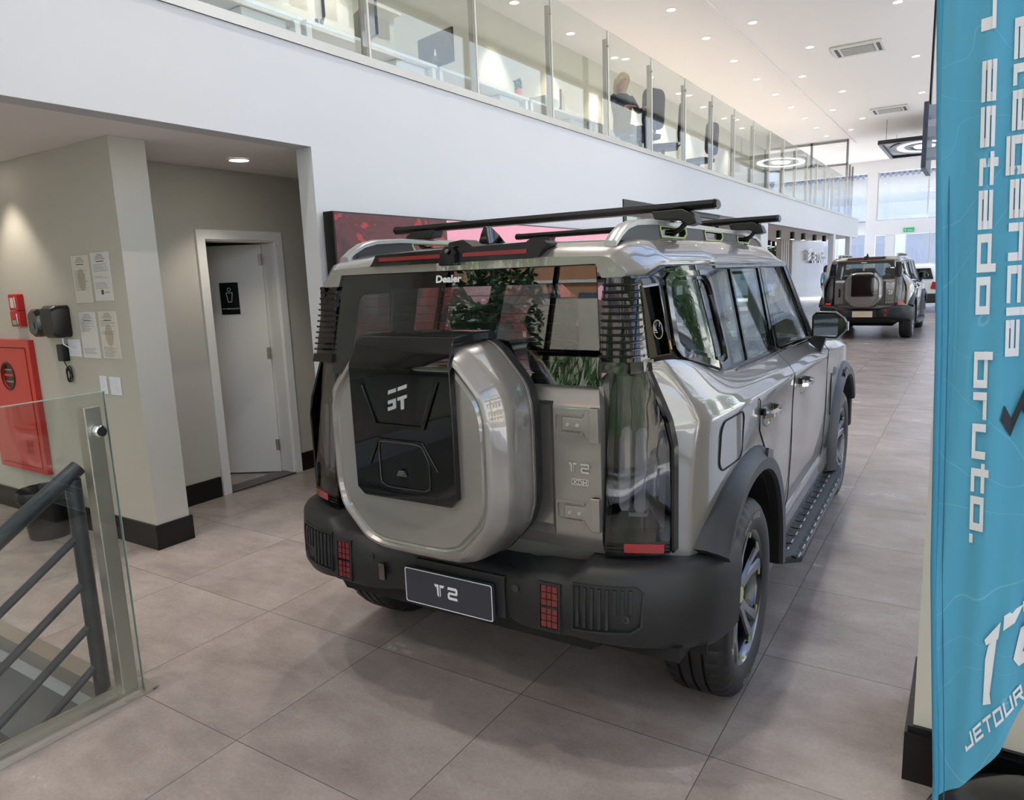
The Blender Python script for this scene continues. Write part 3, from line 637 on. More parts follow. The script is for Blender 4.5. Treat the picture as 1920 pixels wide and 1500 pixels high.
mb = MB(); mb.tube([(.1, 2.1, .06), (.02, 2.04, .16), (-.010, 2.0, .25)] + [tuple(p + Vector((0, .001, 0))) for p in pts], .005, 8); mb.build('pole', mat('grey_fibre_pole', (70, 72, 75), .4), fb, smooth=60)
mb = MB(); mb.lathe([(.001, 0), (.24, 0), (.285, .03), (.29, .09), (.26, .16), (.17, .225), (.07, .25), (.001, .25)], (.24, 2.12, 0), n=40, cap=False, rad=lambda i, k, r: r * (1 + .02 * math.sin(k * 1.3 + i))); mb.build('weight_base', mat('black_water_bag', (26, 28, 31), .25, bump=.4, bscale=14), fb, smooth=60)
mb = MB(); mb.box((.16, 1.95, .232), (.05, .035, .003)); mb.build('paper_tag', PAPER, fb)

# ---------------------------------------------------------------- hung ring lamp panel over the far hall
DKP = mat('dark_panel', (34, 36, 42), .3, .2); RLE = mat('ring_lamp_white', (250, 250, 255), .5, emit=(250, 250, 255), es=2.2)
rp = thing('ring_lamp_panel', 'hanging square ceiling panel with black and white oval rings over the far car', 'ceiling light', (-1.9, 27.6, 5.3))
X0, X1, Y0, Y1 = -2.8, -.5, 25.7, 29.6; CX, CY = (X0 + X1) / 2, (Y0 + Y1) / 2
mb = MB()
for a in ((X0, X1, Y0, Y0 + .14), (X0, X1, Y1 - .14, Y1), (X0, X0 + .1, Y0 + .14, Y1 - .14), (X1 - .1, X1, Y0 + .14, Y1 - .14)): mb.bb(*a, 5.24, 5.36)
mb.build('frame', DKP, rp)
mb = MB(); mb.bb(X0 + .1, X1 - .1, Y0 + .14, Y1 - .14, 5.33, 5.35); mb.build('white_backing', mat('panel_white', (206, 204, 202), .5), rp)
for rx, ry, w_, m_, nm in ((.98, 1.66, .17, DKP, 'dark_ring'), (.78, 1.3, .15, RLE, 'lit_ring'), (.56, .9, .16, DKP, 'dark_ring'), (.3, .5, .16, RLE, 'lit_ring')):
    o1 = [(CX + rx * math.cos(k * math.pi / 24), CY + ry * math.sin(k * math.pi / 24)) for k in range(48)]; i1 = [(CX + (rx - w_) * math.cos(k * math.pi / 24), CY + (ry - w_ * 1.6) * math.sin(k * math.pi / 24)) for k in range(48)]
    mb = MB(); mb.slab(o1, [i1], lambda u, v, d: (u, v, 5.3 - d), -.02, .02); mb.build(nm, m_, rp)
for x in (X0 + .2, X1 - .2):
    for y in (Y0 + .3, Y1 - .3):
        mb = MB(); mb.tube([(x, y, 5.35), (x, y, 6.0)], .006, 6); mb.build('suspension_rod', DKP, rp)
bs = thing('hanging_frame', 'tall dark grey metal frame hanging at the street side beside the banner edge', 'metal frame', (-.79, 14, 5.1))
mb = MB(); mb.bb(-.80, -.77, 13.9, 14.1, 4.15, 6.0); mb.build('hanger_bar', DKFRAME, bs)
mb = MB(); mb.bb(-.86, -.79, 13.8, 15.2, 3.15, 4.17); mb.build('blade_panel', mat('blue_grey_panel', (70, 76, 92), .3, .2), bs)
for z in (3.3, 3.62, 3.95):
    mb = MB(); mb.bb(-.79, -.66, 13.8, 14.2, z, z + .16); mb.build('bracket', mat('light_blue_grey_metal', (150, 160, 178), .3, .5), bs)
# ---------------------------------------------------------------- pendants under the gallery
for i, (x, y) in enumerate(((-4.45, 20.14), (-4.40, 21.6), (-4.36, 22.9), (-4.33, 24.5), (-4.28, 25.9), (-4.28, 27.4), (-6.34, 27.2), (-6.5, 28.6))):
    t = thing('cylinder_spotlight', 'black cylinder spotlight under the gallery soffit, ' + (('%s from the left in the front row' % ORD[i]) if i < 6 else ('%s of the two at the back' % ('left one', 'right one')[i - 6])), 'ceiling light', (x, y, 2.594), group='black cylinder spotlights')
    mb = MB(); mb.lathe([(.03, 2.594), (.062, 2.59), (.062, 2.40), (.05, 2.395)], (x, y, 0), n=20); mb.build('housing', mat('black_lamp_metal', (24, 20, 22), .4), t, smooth=40)
    mb = MB(); mb.lathe([(.048, 2.396), (.048, 2.392)], (x, y, 0), n=20); mb.build('lens', LEMI, t)
# logo wall
lw = MB(); lw.bb(-6.1, -5.68, 27.9, 34.3, 0, 2.594)
struct(lw.build('wall_logo', mat('grey_stone_panel', (196, 194, 190), .25, coat=.3, var=.05, vscale=1.2)))
mb = MB()
for k, y in enumerate((26.4, 26.75, 27.1, 27.45)): mb.bb(-5.9, -5.72, y, y + .12, 0, 2.594)
struct(mb.build('trim_5', mat('pale_vertical_fin', (222, 216, 208), .4)))
ls = thing('wall_sign', 'white raised JETOUR lettering with slanted emblem on the grey stone wall', 'sign', (-5.68, 32, 2))
SW = mat('sign_letter_white', (245, 245, 245), .35); SK = mat('sign_letter_side', (66, 66, 70), .5)
mb = MB(); vs, fs = text_geo('JETOUR', .02); x0 = min(v[0] for v in vs); x1 = max(v[0] for v in vs)
tech_text(mb, 'JETOUR', lambda u, v: (-5.55, 31.0 + u, 1.78 + v), 2.9, .34, .26, 1.1); mb.build('letters', SW, ls)
mb = MB(); tech_text(mb, 'JETOUR', lambda u, v: (-5.58, 31.0 + u, 1.78 + v), 2.9, .34, .22, 1.1); k0 = len(mb.v); mb.add([(p[0] - .03, p[1], p[2]) for p in mb.v], mb.f[:]); mb.build('letter_shadow_body', SK, ls)
mb = MB()
for k in range(3):
    z = 2.13 - k * .15; mb.slab([(30.15, z - .02), (30.75, z + .1), (30.75, z + .2 - .03), (30.15, z + .07)], [], lambda u, v, d: (-5.68 + d, u, v), .05, .14)
mb.build('emblem', SW, ls)
# greenery and person beneath the gallery
LEAF = mat('leaf_green', (86, 128, 70), .5, var=.35, vscale=9); LEAF2 = mat('leaf_dark_green', (52, 88, 48), .55, var=.35, vscale=9)
def leafy(mb, c, r, n, sz, seed, flatz=1.0):
    rnd = random.Random(seed)
    for _ in range(n):
        d = Vector((rnd.gauss(0, 1), rnd.gauss(0, 1), rnd.gauss(0, 1) * flatz)).normalized() * (rnd.random() ** .4); p = Vector(c) + Vector((d.x * r[0], d.y * r[1], d.z * r[2]))
        a = Vector((rnd.gauss(0, 1), rnd.gauss(0, 1), rnd.gauss(0, .6))).normalized() * sz * rnd.uniform(.6, 1.3); b_ = a.cross(Vector((rnd.gauss(0, 1), rnd.gauss(0, 1), rnd.gauss(0, 1)))).normalized() * sz * .45
        mb.add([p - a, p + b_, p + a, p - b_ * .9], [(0, 1, 2, 3)])
pp = thing('potted_palm', 'green leafy plant standing below the gallery behind the near car roof', 'plant', (-6.6, 29.6, 0))
mb = MB(); mb.lathe([(.2, 0), (.26, .5), (.24, .5), (.2, .1)], (-6.6, 29.6, 0), n=20); mb.build('pot', mat('dark_pot', (40, 40, 42), .5), pp)
mb = MB(); leafy(mb, (-6.7, 29.3, 1.75), (.5, 1.1, .75), 900, .12, 3); mb.build('foliage', LEAF, pp, recalc=False)
mb = MB(); mb.tube([(-6.6, 29.6, .45), (-6.6, 29.6, 1.6)], .03, 8); mb.build('stem', mat('stem_brown', (92, 74, 52), .7), pp)

SKIN = mat('skin', (205, 160, 135), .5); 
def person(name, label, loc, rz, h, top, trousers, hair, long_hair, seated=False):
    """one continuous skinned body, with hair and clothing as its children"""
    k = h / 1.7; me = bpy.data.meshes.new('body')
    if seated: J = dict(pel=(0, 0, .52), wai=(0, .0, .68), che=(0, -.02, .92), nk=(0, -.01, 1.08), hd0=(0, .03, 1.16), hd1=(0, .035, 1.26), hd2=(0, .02, 1.33), sl=(-.17, 0, 1.02), sr=(.17, 0, 1.02), el=(-.23, .1, .80), er=(.23, .1, .80), hl=(-.16, .36, .80), hr=(.16, .36, .80), hipl=(-.09, .02, .5), hipr=(.09, .02, .5), kl=(-.12, .42, .5), kr=(.12, .42, .5), al=(-.12, .44, .09), ar=(.12, .44, .09), tl=(-.12, .6, .03), trr=(.12, .6, .03))
    else: J = dict(pel=(0, 0, .92), wai=(0, 0, 1.06), che=(0, 0, 1.28), nk=(0, 0, 1.43), hd0=(0, .02, 1.5), hd1=(0, .03, 1.6), hd2=(0, .015, 1.66), sl=(-.17, 0, 1.38), sr=(.17, 0, 1.38), el=(-.24, .0, 1.1), er=(.24, 0, 1.1), hl=(-.25, .08, .86), hr=(.25, .08, .86), hipl=(-.09, 0, .88), hipr=(.09, 0, .88), kl=(-.1, .02, .48), kr=(.1, .02, .48), al=(-.1, 0, .08), ar=(.1, 0, .08), tl=(-.1, .16, .03), trr=(.1, .16, .03))
    names = list(J); rad = dict(pel=.15, wai=.125, che=.15, nk=.055, hd0=.075, hd1=.095, hd2=.07, sl=.062, sr=.062, el=.044, er=.044, hl=.032, hr=.032, hipl=.09, hipr=.09, kl=.06, kr=.06, al=.04, ar=.04, tl=.035, trr=.035)
    E_ = [('pel', 'wai'), ('wai', 'che'), ('che', 'nk'), ('nk', 'hd0'), ('hd0', 'hd1'), ('hd1', 'hd2'), ('che', 'sl'), ('che', 'sr'), ('sl', 'el'), ('sr', 'er'), ('el', 'hl'), ('er', 'hr'), ('pel', 'hipl'), ('pel', 'hipr'), ('hipl', 'kl'), ('hipr', 'kr'), ('kl', 'al'), ('kr', 'ar'), ('al', 'tl'), ('ar', 'trr')]
    ex = []
    for sd_, hn in ((-1, 'hl'), (1, 'hr')):
        b0 = Vector(J[hn]); fd = (b0 - Vector(J['el' if sd_ < 0 else 'er'])).normalized(); sdv = Vector((0, 0, 1)).cross(fd).normalized()
        if sdv.length < .1: sdv = Vector((1, 0, 0))
        for q in range(5):
            off = (q - 2) * .018; n1 = '%s_f%d' % (hn, q); J[n1] = tuple(b0 + fd * (.05 if q else .02) + sdv * (off if q else -.045)); n2 = n1 + 'e'; J[n2] = tuple(b0 + fd * ((.115, .12, .125, .12, .105)[q] if q else .06) + sdv * (off * 1.2 if q else -.07) + Vector((0, 0, -.02)))
            rad[n1] = .011; rad[n2] = .008; E_ += [(hn, n1), (n1, n2)]
    names = list(J); me.from_pydata([Vector(J[q]) * k for q in names], [(names.index(a), names.index(c)) for a, c in E_], [])
    o = bpy.data.objects.new('body', me); COL.objects.link(o)
    sk = o.modifiers.new('skin', 'SKIN'); o.modifiers.new('smooth', 'SUBSURF').levels = 1
    for i, q in enumerate(names): me.skin_vertices[0].data[i].radius = (rad[q] * k * (1 if q[:2] not in ('wa', 'ch', 'pe') else 1), rad[q] * k); me.skin_vertices[0].data[i].use_root = (q == 'pel')
    dg = bpy.context.evaluated_depsgraph_get(); bm_ = bpy.data.meshes.new_from_object(o.evaluated_get(dg)); bpy.data.objects.remove(o); bpy.data.meshes.remove(me)
    bm_.materials.append(SKIN); bm_.materials.append(top); bm_.materials.append(trousers); bm_.shade_smooth()
    t = thing(name, label, 'person', loc, rz, local=True)
    nz_ = (1.06 if seated else 1.41) * k; wz = (.62 if seated else 1.0) * k
    for p in bm_.polygons:
        z = p.center.z; y = p.center.y; wrist = (y > .31 * k and z > .7 * k) if seated else z < .9 * k and abs(p.center.x) > .2 * k
        p.material_index = 0 if (z > nz_ or wrist) else (1 if z > wz else 2)
    bo = bpy.data.objects.new('body', bm_); COL.objects.link(bo); bo.parent = t
    hz = (1.25 if seated else 1.59) * k; mb = MB(); hy = J['hd1'][1] * k
    def hp(a, e_, r): return Vector((math.cos(a) * math.cos(e_) * r * .98, hy - .012 + math.sin(a) * math.cos(e_) * r * 1.1, hz + .01 + math.sin(e_) * r * 1.15))
    rings = []
    for j in range(9):
        e_ = lerp(-.35, 1.5, j / 8); rings.append([hp(a_, max(e_, .35) if math.sin(a_) > .45 else e_, .108 * k) for a_ in [q * math.pi / 12 for q in range(24)]])
    mb.loft(rings, cap=True)
    if long_hair:
        mb.tube([Vector((0, hy - .09, hz + .06)), Vector((0, hy - .15, hz + .05)), Vector((0, hy - .17, hz - .05)), Vector((.01, hy - .16, hz - .2)), Vector((.02, hy - .15, hz - .3))], [.03, .045, .05, .035, .012], 10)
    mb.build('hair', hair, t, smooth=180)
    mb = MB()
    for sx in (-1, 1):
        mb.lathe([(.001, 0), (.009, .002), (.009, .004), (.001, .006)], (sx * .033 * k, hy + .086 * k, hz), axis='y', n=8)
    mb.build('eyes', mat('eye_dark', (40, 30, 26), .3), t)
    return t
person('person', 'person with dark hair in a pale blue top standing beyond the grey logo wall', (-4.85, 30.2, 0), -2.4, 1.62, mat('pale_blue_shirt', (176, 196, 220), .7), mat('dark_trousers', (40, 42, 50), .7), mat('dark_hair', (30, 22, 20), .5), True)
# ---------------------------------------------------------------- gallery desks
GZ = 3.236
DW = mat('white_desk_laminate', (232, 234, 236), .35); SCR = mat('screen_black', (14, 15, 20), .15, coat=.5); CH = mat('dark_chair_fabric', (44, 44, 50), .8); 
DESKZ = .60
def desk(y0, y1, label):
    t = thing('desk', label, 'desk', (-5.12, (y0 + y1) / 2, GZ), group='white desks along the gallery railing')
    mb = MB(); mb.bb(-5.9, -5.1, y0, y1, GZ + .71, GZ + .74); mb.build('desk_top', DW, t, bevel=.003)
    for y in (y0 + .04, y1 - .04):
        for x in (-5.86, -5.15):
            mb = MB(); mb.bb(x - .03, x + .03, y - .03, y + .03, GZ, GZ + .71); mb.build('leg', DW, t)
    mb = MB(); mb.bb(-5.14, -5.12, y0 + .08, y1 - .6, GZ + .30, GZ + .36); mb.build('lower_rail', DW, t)
    mb = MB(); mb.bb(-5.8, -5.2, y1 - .56, y1 - .1, GZ + .40, GZ + .705); mb.build('drawer_unit', DW, t, bevel=.004)
dys = [(2.9, 4.75), (4.8, 6.65), (6.7, 8.6), (8.65, 10.5), (10.55, 12.4)]
for i, (a, c) in enumerate(dys): desk(a, c, 'white desk behind the gallery railing, %s from the left' % ORD[i])
def monitor(y, label, rz=0, sc=1.0):
    t = thing('monitor', label, 'monitor', (-5.42, y, GZ + .74))
    mb = MB(); T = Matrix.Translation((-5.42, y, GZ + .74)) @ Matrix.Rotation(rz, 4, 'Z'); mb.T = T; mb.box((0, 0, .30 * sc), (.03, .62 * sc, .37 * sc)); mb.build('screen_housing', SCR, t, bevel=.004)
    mb = MB(); mb.T = T; mb.box((-.04, 0, .09), (.03, .05, .18)); mb.box((-.04, 0, .006), (.18, .24, .01)); mb.build('stand', SCR, t)
monitor(5.28, 'black monitor on the gallery desk, left of the first upright post', .9)
monitor(5.9, 'second black monitor on the gallery desk, turned away', 1.1)
monitor(7.05, 'thin black monitor edge-on behind the third glass pane', 1.35)
monitor(10.1, 'small dark monitor by the fifth glass pane', .4, .8)
def chair(y, x, label, rz):
    t = thing('office_chair', label, 'office chair', (x, y, GZ), rz, 'office chairs on the gallery', local=True)
    mb = MB(); mb.loft([[(a, c, .43) for a, c in rrect(-.24, .24, -.24, .24, .08)], [(a, c, .5) for a, c in rrect(-.25, .25, -.25, .25, .08)]]); mb.build('seat', CH, t, bevel=.015)
    mb = MB(); mb.slab(rrect(-.22, .22, .55, 1.12, .12, 6), [], lambda u, v, d: (u, -.25 - .06 * (v - .55) + .35 * u * u - d, v), 0, .05, step=.08); mb.build('backrest', CH, t, smooth=50)
    mb = MB(); mb.tube([(0, 0, .08), (0, 0, .43)], .03, 10); mb.build('column', SCR, t)
    mb = MB(); mb.tube([(0, -.2, .44), (0, -.3, .5), (0, -.28, .7)], .018, 8); mb.build('back_bracket', SCR, t)
    for k in range(5):
        a = k * 1.2566; mb = MB(); mb.tube([(0, 0, .08), (.26 * math.cos(a), .26 * math.sin(a), .045)], .018, 8); mb.lathe([(.03, -.02), (.03, .02)], (.26 * math.cos(a), .26 * math.sin(a), .03), axis='y', n=10); mb.build('base_leg', SCR, t)
chair(10.9, -4.5, 'dark office chair against the gallery railing, left of the pair', 1.2)
chair(12.0, -4.55, 'dark office chair against the gallery railing, right of the pair', 1.9)
chair(14.0, -4.6, 'dark office chair farther along the gallery railing', 1.4)
p_ = person('person', 'seated person with blonde tied-back hair in a dark top behind the gallery glass', (-4.55, 10.35, GZ), -math.pi / 2 - .5, 1.62, mat('navy_top', (34, 38, 56), .8), mat('navy_trousers', (28, 30, 40), .8), mat('blonde_hair', (230, 204, 152), .5), True, True)
p_.location.z = GZ
sb = thing('soap_bottle', 'small clear bottle with white cap standing on the gallery desk', 'bottle', (-5.2, 6.75, GZ + .74))
mb = MB(); mb.lathe([(.001, 0), (.035, 0), (.035, .1), (.012, .13), (.012, .14)], (-5.2, 6.75, GZ + .74), n=16); mb.build('bottle_body', glass('clear_plastic', (.9, .92, .9), .08), sb, smooth=50)
mb = MB(); mb.lathe([(.014, .14), (.012, .16), (.004, .21)], (-5.2, 6.75, GZ + .74), n=12); mb.build('cap', DW, sb)
dp = thing('desk_plant', 'small pot with green leaves and red flower on the gallery desk', 'plant', (-5.18, 8.45, GZ + .74))
mb = MB(); mb.lathe([(.001, 0), (.04, 0), (.05, .09), (.045, .09)], (-5.18, 8.45, GZ + .74), n=14); mb.build('pot', mat('coral_pot', (236, 120, 110), .5), dp)
mb = MB(); leafy(mb, (-5.18, 8.45, GZ + .9), (.05, .05, .09), 60, .035, 5); mb.build('foliage', LEAF, dp, recalc=False)
bp_ = thing('desk_box', 'white cardboard box on the gallery desk seen through two panes', 'box', (-5.3, 9.3, GZ + .74))
mb = MB(); mb.box((-5.3, 9.3, GZ + .81), (.3, .4, .14)); mb.build('carton', DW, bp_); mb = MB(); mb.box((-5.3, 9.3, GZ + .8805), (.301, .05, .001)); mb.build('tape', PAPER2, bp_)
# ---------------------------------------------------------------- the off-road car (x forward, y left, z up; origin under the rear axle)
def paint(name, rgb):
    m = mat(name, rgb, .30, .45, coat=1.0); m.node_tree.nodes['Principled BSDF'].inputs['Coat Roughness'].default_value = .015
    n = m.node_tree; b = n.nodes['Principled BSDF']; b.inputs['Coat IOR'].default_value = 1.85; tc = n.nodes.new('ShaderNodeTexCoord'); t = n.nodes.new('ShaderNodeTexNoise'); t.inputs['Scale'].default_value = 900; n.links.new(tc.outputs['Object'], t.inputs['Vector'])
    bp = n.nodes.new('ShaderNodeBump'); bp.inputs['Strength'].default_value = .04; bp.inputs['Distance'].default_value = .0005; n.links.new(t.outputs[0], bp.inputs['Height']); n.links.new(bp.outputs[0], b.inputs['Normal'])
    return m
PAINT = paint('champagne_grey_car_paint', (139, 135, 131))
GLOSSK = mat('gloss_black_trim', (8, 9, 11), .035, spec=.55)
MATTK = mat('textured_black_plastic', (29, 30, 32), .5, bump=.25, bscale=500)
ARCH = mat('dark_grey_arch_plastic', (42, 45, 50), .45, bump=.12, bscale=500)
DARKIN = mat('wheel_well_liner', (14, 14, 15), .8)
RUB = mat('tyre_rubber', (25, 25, 26), .52, bump=.15, bscale=220); RUBT = mat('tyre_lettering', (150, 150, 152), .6)
RIM = mat('dark_grey_alloy', (84, 88, 96), .22, .9, coat=.6); LIME = mat('lime_accent', (178, 190, 118), .4)
TINT = glass('car_side_glass', (.72, .77, .75), .06); TINTR = glass('car_rear_glass', (.72, .75, .75), .06); FRIT = mat('black_glass_border', (8, 9, 11), .01, spec=.6)
LENS = glass('smoked_lamp_lens', (.66, .66, .68), .06); CLEARL = mat('clear_light_guide', (196, 198, 202), .12, .2, coat=.8); REDL = mat('red_reflector', (150, 28, 34), .25, coat=.7, bump=.4, bscale=300); REDB = mat('red_brake_bar', (120, 14, 18), .2, coat=.6)
TRIMG = mat('grey_cabin_trim', (140, 146, 150), .7); SEATM = mat('dark_seat_leather', (42, 44, 48), .6); DECK = mat('dark_cabin_carpet', (24, 25, 28), .9)
DCHR = mat('dark_chrome', (120, 118, 116), .05, 1.0); PLATEM = mat('slate_plate', (52, 54, 66), .4); WHT = mat('plate_white', (232, 232, 236), .45)
MIRM = mat('mirror_glass', (80, 88, 96), .01, 1.0)

def side_w(x, z):
    w_ = .83 - .22 * (z - 1.28)
    if x < -.15: w_ -= ((-.15 - x) / .45) ** 1.5 * interp(z, [1.38, 1.67], [.115, .075])
    return w_
def T2_glyphs():
    T = [[(0, 1), (.45, 1), (.45, .78), (.12, .78)], [(.16, .70), (.32, .76), (.45, .78), (.45, .0), (.28, .14), (.28, .66)], [(.55, 1), (1.05, 1), (.9, .78), (.55, .78)], [(.55, .78), (.64, .74), (.64, .12), (.55, 0)]]
    D = [[(.05, 1), (.88, 1), (1, .88), (1, .78), (0, .78)], [(.8, .78), (1, .78), (1, .54), (.9, .42), (.78, .52)], [(.14, .6), (.82, .6), (.9, .42), (0, .42)], [(0, .44), (.2, .44), (.2, .2), (.0, .12)], [(0, .21), (.92, .21), (1, 0), (.12, 0), (0, .12)]]
    return T, D
def put_T2(mb, fn, h, gap=1.45):
    T, D = T2_glyphs()
    for g, ox in ((T, 0), (D, gap)):
        for p in g: mb.add([fn((a + ox) * h * .92, c * h) for a, c in p], [tuple(range(len(p)))])
def mir(mb, fn):
    """build the same shape on both sides; fn(mb, s) with s = -1 right, +1 left"""
    fn(mb, -1); fn(mb, 1)

_BODY = {}
def body_mesh():
    if 'b' in _BODY: return _BODY['b']
    ST = [  # x-by-level, width-by-level, z-by-level; levels: z .46, .60, .80, 1.05, shoulder, upper shoulder, belt
        dict(x=[-.60] * 7, w=[.60] * 7, z=[.46, .60, .80, 1.05, 1.19, 1.26, 1.375]),
        dict(x=[-.555, -.555, -.555, -.555, -.56, -.565, -.585], w=[.785, .785, .785, .785, .775, .745, .69], z=[.46, .60, .80, 1.05, 1.17, 1.26, 1.385]),
        dict(x=[-.52, -.52, -.52, -.52, -.495, -.50, -.525], w=[.83, .84, .84, .845, .865, .84, .752], z=[.44, .60, .80, 1.05, 1.19, 1.255, 1.398]),
        dict(x=[-.40] * 7, w=[.86, .885, .89, .89, .90, .875, .787], z=[.42, .58, .80, 1.05, 1.19, 1.25, 1.39]),
        dict(x=[-.2] * 7, w=[.87, .90, .905, .905, .912, .888, .818], z=[.40, .58, .80, 1.05, 1.188, 1.24, 1.325]),
        dict(x=[.0] * 7, w=[.87, .90, .91, .91, .918, .893, .832], z=[.36, .56, .80, 1.05, 1.182, 1.228, 1.290]),
        dict(x=[.55] * 7, w=[.86, .90, .912, .912, .92, .893, .835], z=[.33, .55, .80, 1.05, 1.172, 1.216, 1.272]),
        dict(x=[1.25] * 7, w=[.86, .90, .912, .912, .92, .893, .833], z=[.33, .55, .80, 1.04, 1.155, 1.198, 1.255]),
        dict(x=[1.92] * 7, w=[.86, .90, .912, .912, .918, .885, .818], z=[.33, .55, .80, 1.03, 1.135, 1.178, 1.238]),
        dict(x=[2.3] * 7, w=[.86, .90, .912, .912, .915, .87, .76], z=[.34, .55, .80, 1.02, 1.12, 1.165, 1.20]),
        dict(x=[2.8] * 7, w=[.86, .90, .912, .912, .91, .86, .73], z=[.36, .56, .80, 1.01, 1.10, 1.145, 1.175]),
        dict(x=[3.35] * 7, w=[.84, .88, .89, .89, .885, .84, .70], z=[.38, .57, .78, .98, 1.07, 1.11, 1.135]),
        dict(x=[3.6, 3.6, 3.6, 3.6, 3.59, 3.57, 3.54], w=[.74, .78, .79, .79, .78, .75, .66], z=[.40, .57, .77, .95, 1.03, 1.06, 1.085])]
    decks = [1.22, 1.22, 1.22, 1.22, 1.22, 1.22, 1.22, 1.22, 1.23, 1.225, 1.20, 1.16, 1.10]
    rings = []
    for st, dk in zip(ST, decks):
        r = [(st['x'][i], -st['w'][i], st['z'][i]) for i in range(7)]
        tw = st['w'][6] - .06; r += [(st['x'][6], -tw, min(dk, st['z'][6] - .012)), (st['x'][6], -tw * .45, dk + .004)]
        r += [(st['x'][6], tw * .45, dk + .004), (st['x'][6], tw, min(dk, st['z'][6] - .012))] + [(st['x'][i], st['w'][i], st['z'][i]) for i in range(6, -1, -1)]
        r += [(st['x'][0], st['w'][0] - .12, st['z'][0] - .03), (st['x'][0], -st['w'][0] + .12, st['z'][0] - .03)]
        rings.append(r)
    mb = MB(); mb.loft(rings); n = len(rings[0])
    o = mb.build('cage', [PAINT, DARKIN]); me = o.data
    cr = me.attributes.new('crease_edge', 'FLOAT', 'EDGE')
    lv = {}
    for j in range(n): lv[j] = j
    for e in me.edges:
        a, b_ = e.vertices; ra, ja, rb, jb = a // n, a % n, b_ // n, b_ % n; c = 0
        if ra != rb and ja == jb:
            q = ja if ja < 7 else (17 - ja if 11 <= ja <= 17 else -1)
            c = {4: .97, 6: .95, 5: .5, 0: .5}.get(q, 0)
            if ja in (7, 10): c = .9
        elif ra == rb:
            c = {0: 1.0, 1: 1.0, 2: .93, 12: .9}.get(ra, 0)
        cr.data[e.index].value = c
    k = o.modifiers.new('s', 'SUBSURF'); k.levels = 3; k.render_levels = 3
    cuts = []
    for cx in (0, 2.8):
        for s_ in (-1, 1):
            c = MB(); r0 = .52; pts = [(cx + r0 * math.cos(a), .3925 + r0 * math.sin(a)) for a in [math.pi * q / 20 for q in range(21)]] + [(cx - r0, .1), (cx + r0, .1)]
            c.loft([[(a, s_ * .60, z) for a, z in pts], [(a, s_ * 1.2, z) for a, z in pts]]); cuts.append(c.build('cut', [DARKIN]))
    for c in cuts:
        b_ = o.modifiers.new('c', 'BOOLEAN'); b_.operation = 'DIFFERENCE'; b_.object = c; b_.solver = 'EXACT'
        try: b_.material_mode = 'TRANSFER'
        except Exception: pass
    dg = bpy.context.evaluated_depsgraph_get(); dg.update(); res = bpy.data.meshes.new_from_object(o.evaluated_get(dg)); res.name = 'body'
    for q in cuts + [o]: bpy.data.objects.remove(q)
    res.shade_smooth(); res.set_sharp_from_angle(angle=42 * D2R)
    _BODY['b'] = res
    return res

def bumper_path():
    h = [(-.785, 0), (-.785, .32), (-.782, .52), (-.765, .64), (-.715, .76), (-.63, .855), (-.52, .91), (-.40, .935), (-.27, .95)]
    out = []
    for i in range(len(h) - 1):
        for k in range(4):
            t = k / 4; p0, p1, p2, p3 = h[max(i - 1, 0)], h[i], h[i + 1], h[min(i + 2, len(h) - 1)]
            if i == 0: out.append((lerp(p1[0], p2[0], t), lerp(p1[1], p2[1], t))); continue
            out.append(tuple(.5 * ((2 * b_) + (-a + c) * t + (2 * a - 5 * b_ + 4 * c - d) * t * t + (-a + 3 * b_ - 3 * c + d) * t ** 3) for a, b_, c, d in zip(p0, p1, p2, p3)))
    return out + [h[-1]]
BP = bumper_path()
def bump_at(w_):
    w_ = abs(w_)
    for a, b_ in zip(BP, BP[1:]):
        if w_ <= b_[1]:
            t = (w_ - a[1]) / max(1e-6, b_[1] - a[1]); x = lerp(a[0], b_[0], t); d = Vector((b_[0] - a[0], b_[1] - a[1])).normalized()
            return x, Vector((-d[1], d[0]))  # outward normal in (x, w)
    return BP[-1][0], Vector((0, 1))
def on_bump(s_, w_, z, d):
    x, nn = bump_at(w_); tilt = (z - .62) * .06
    return Vector((x + nn[0] * d + tilt, s_ * (w_ + nn[1] * d), z))

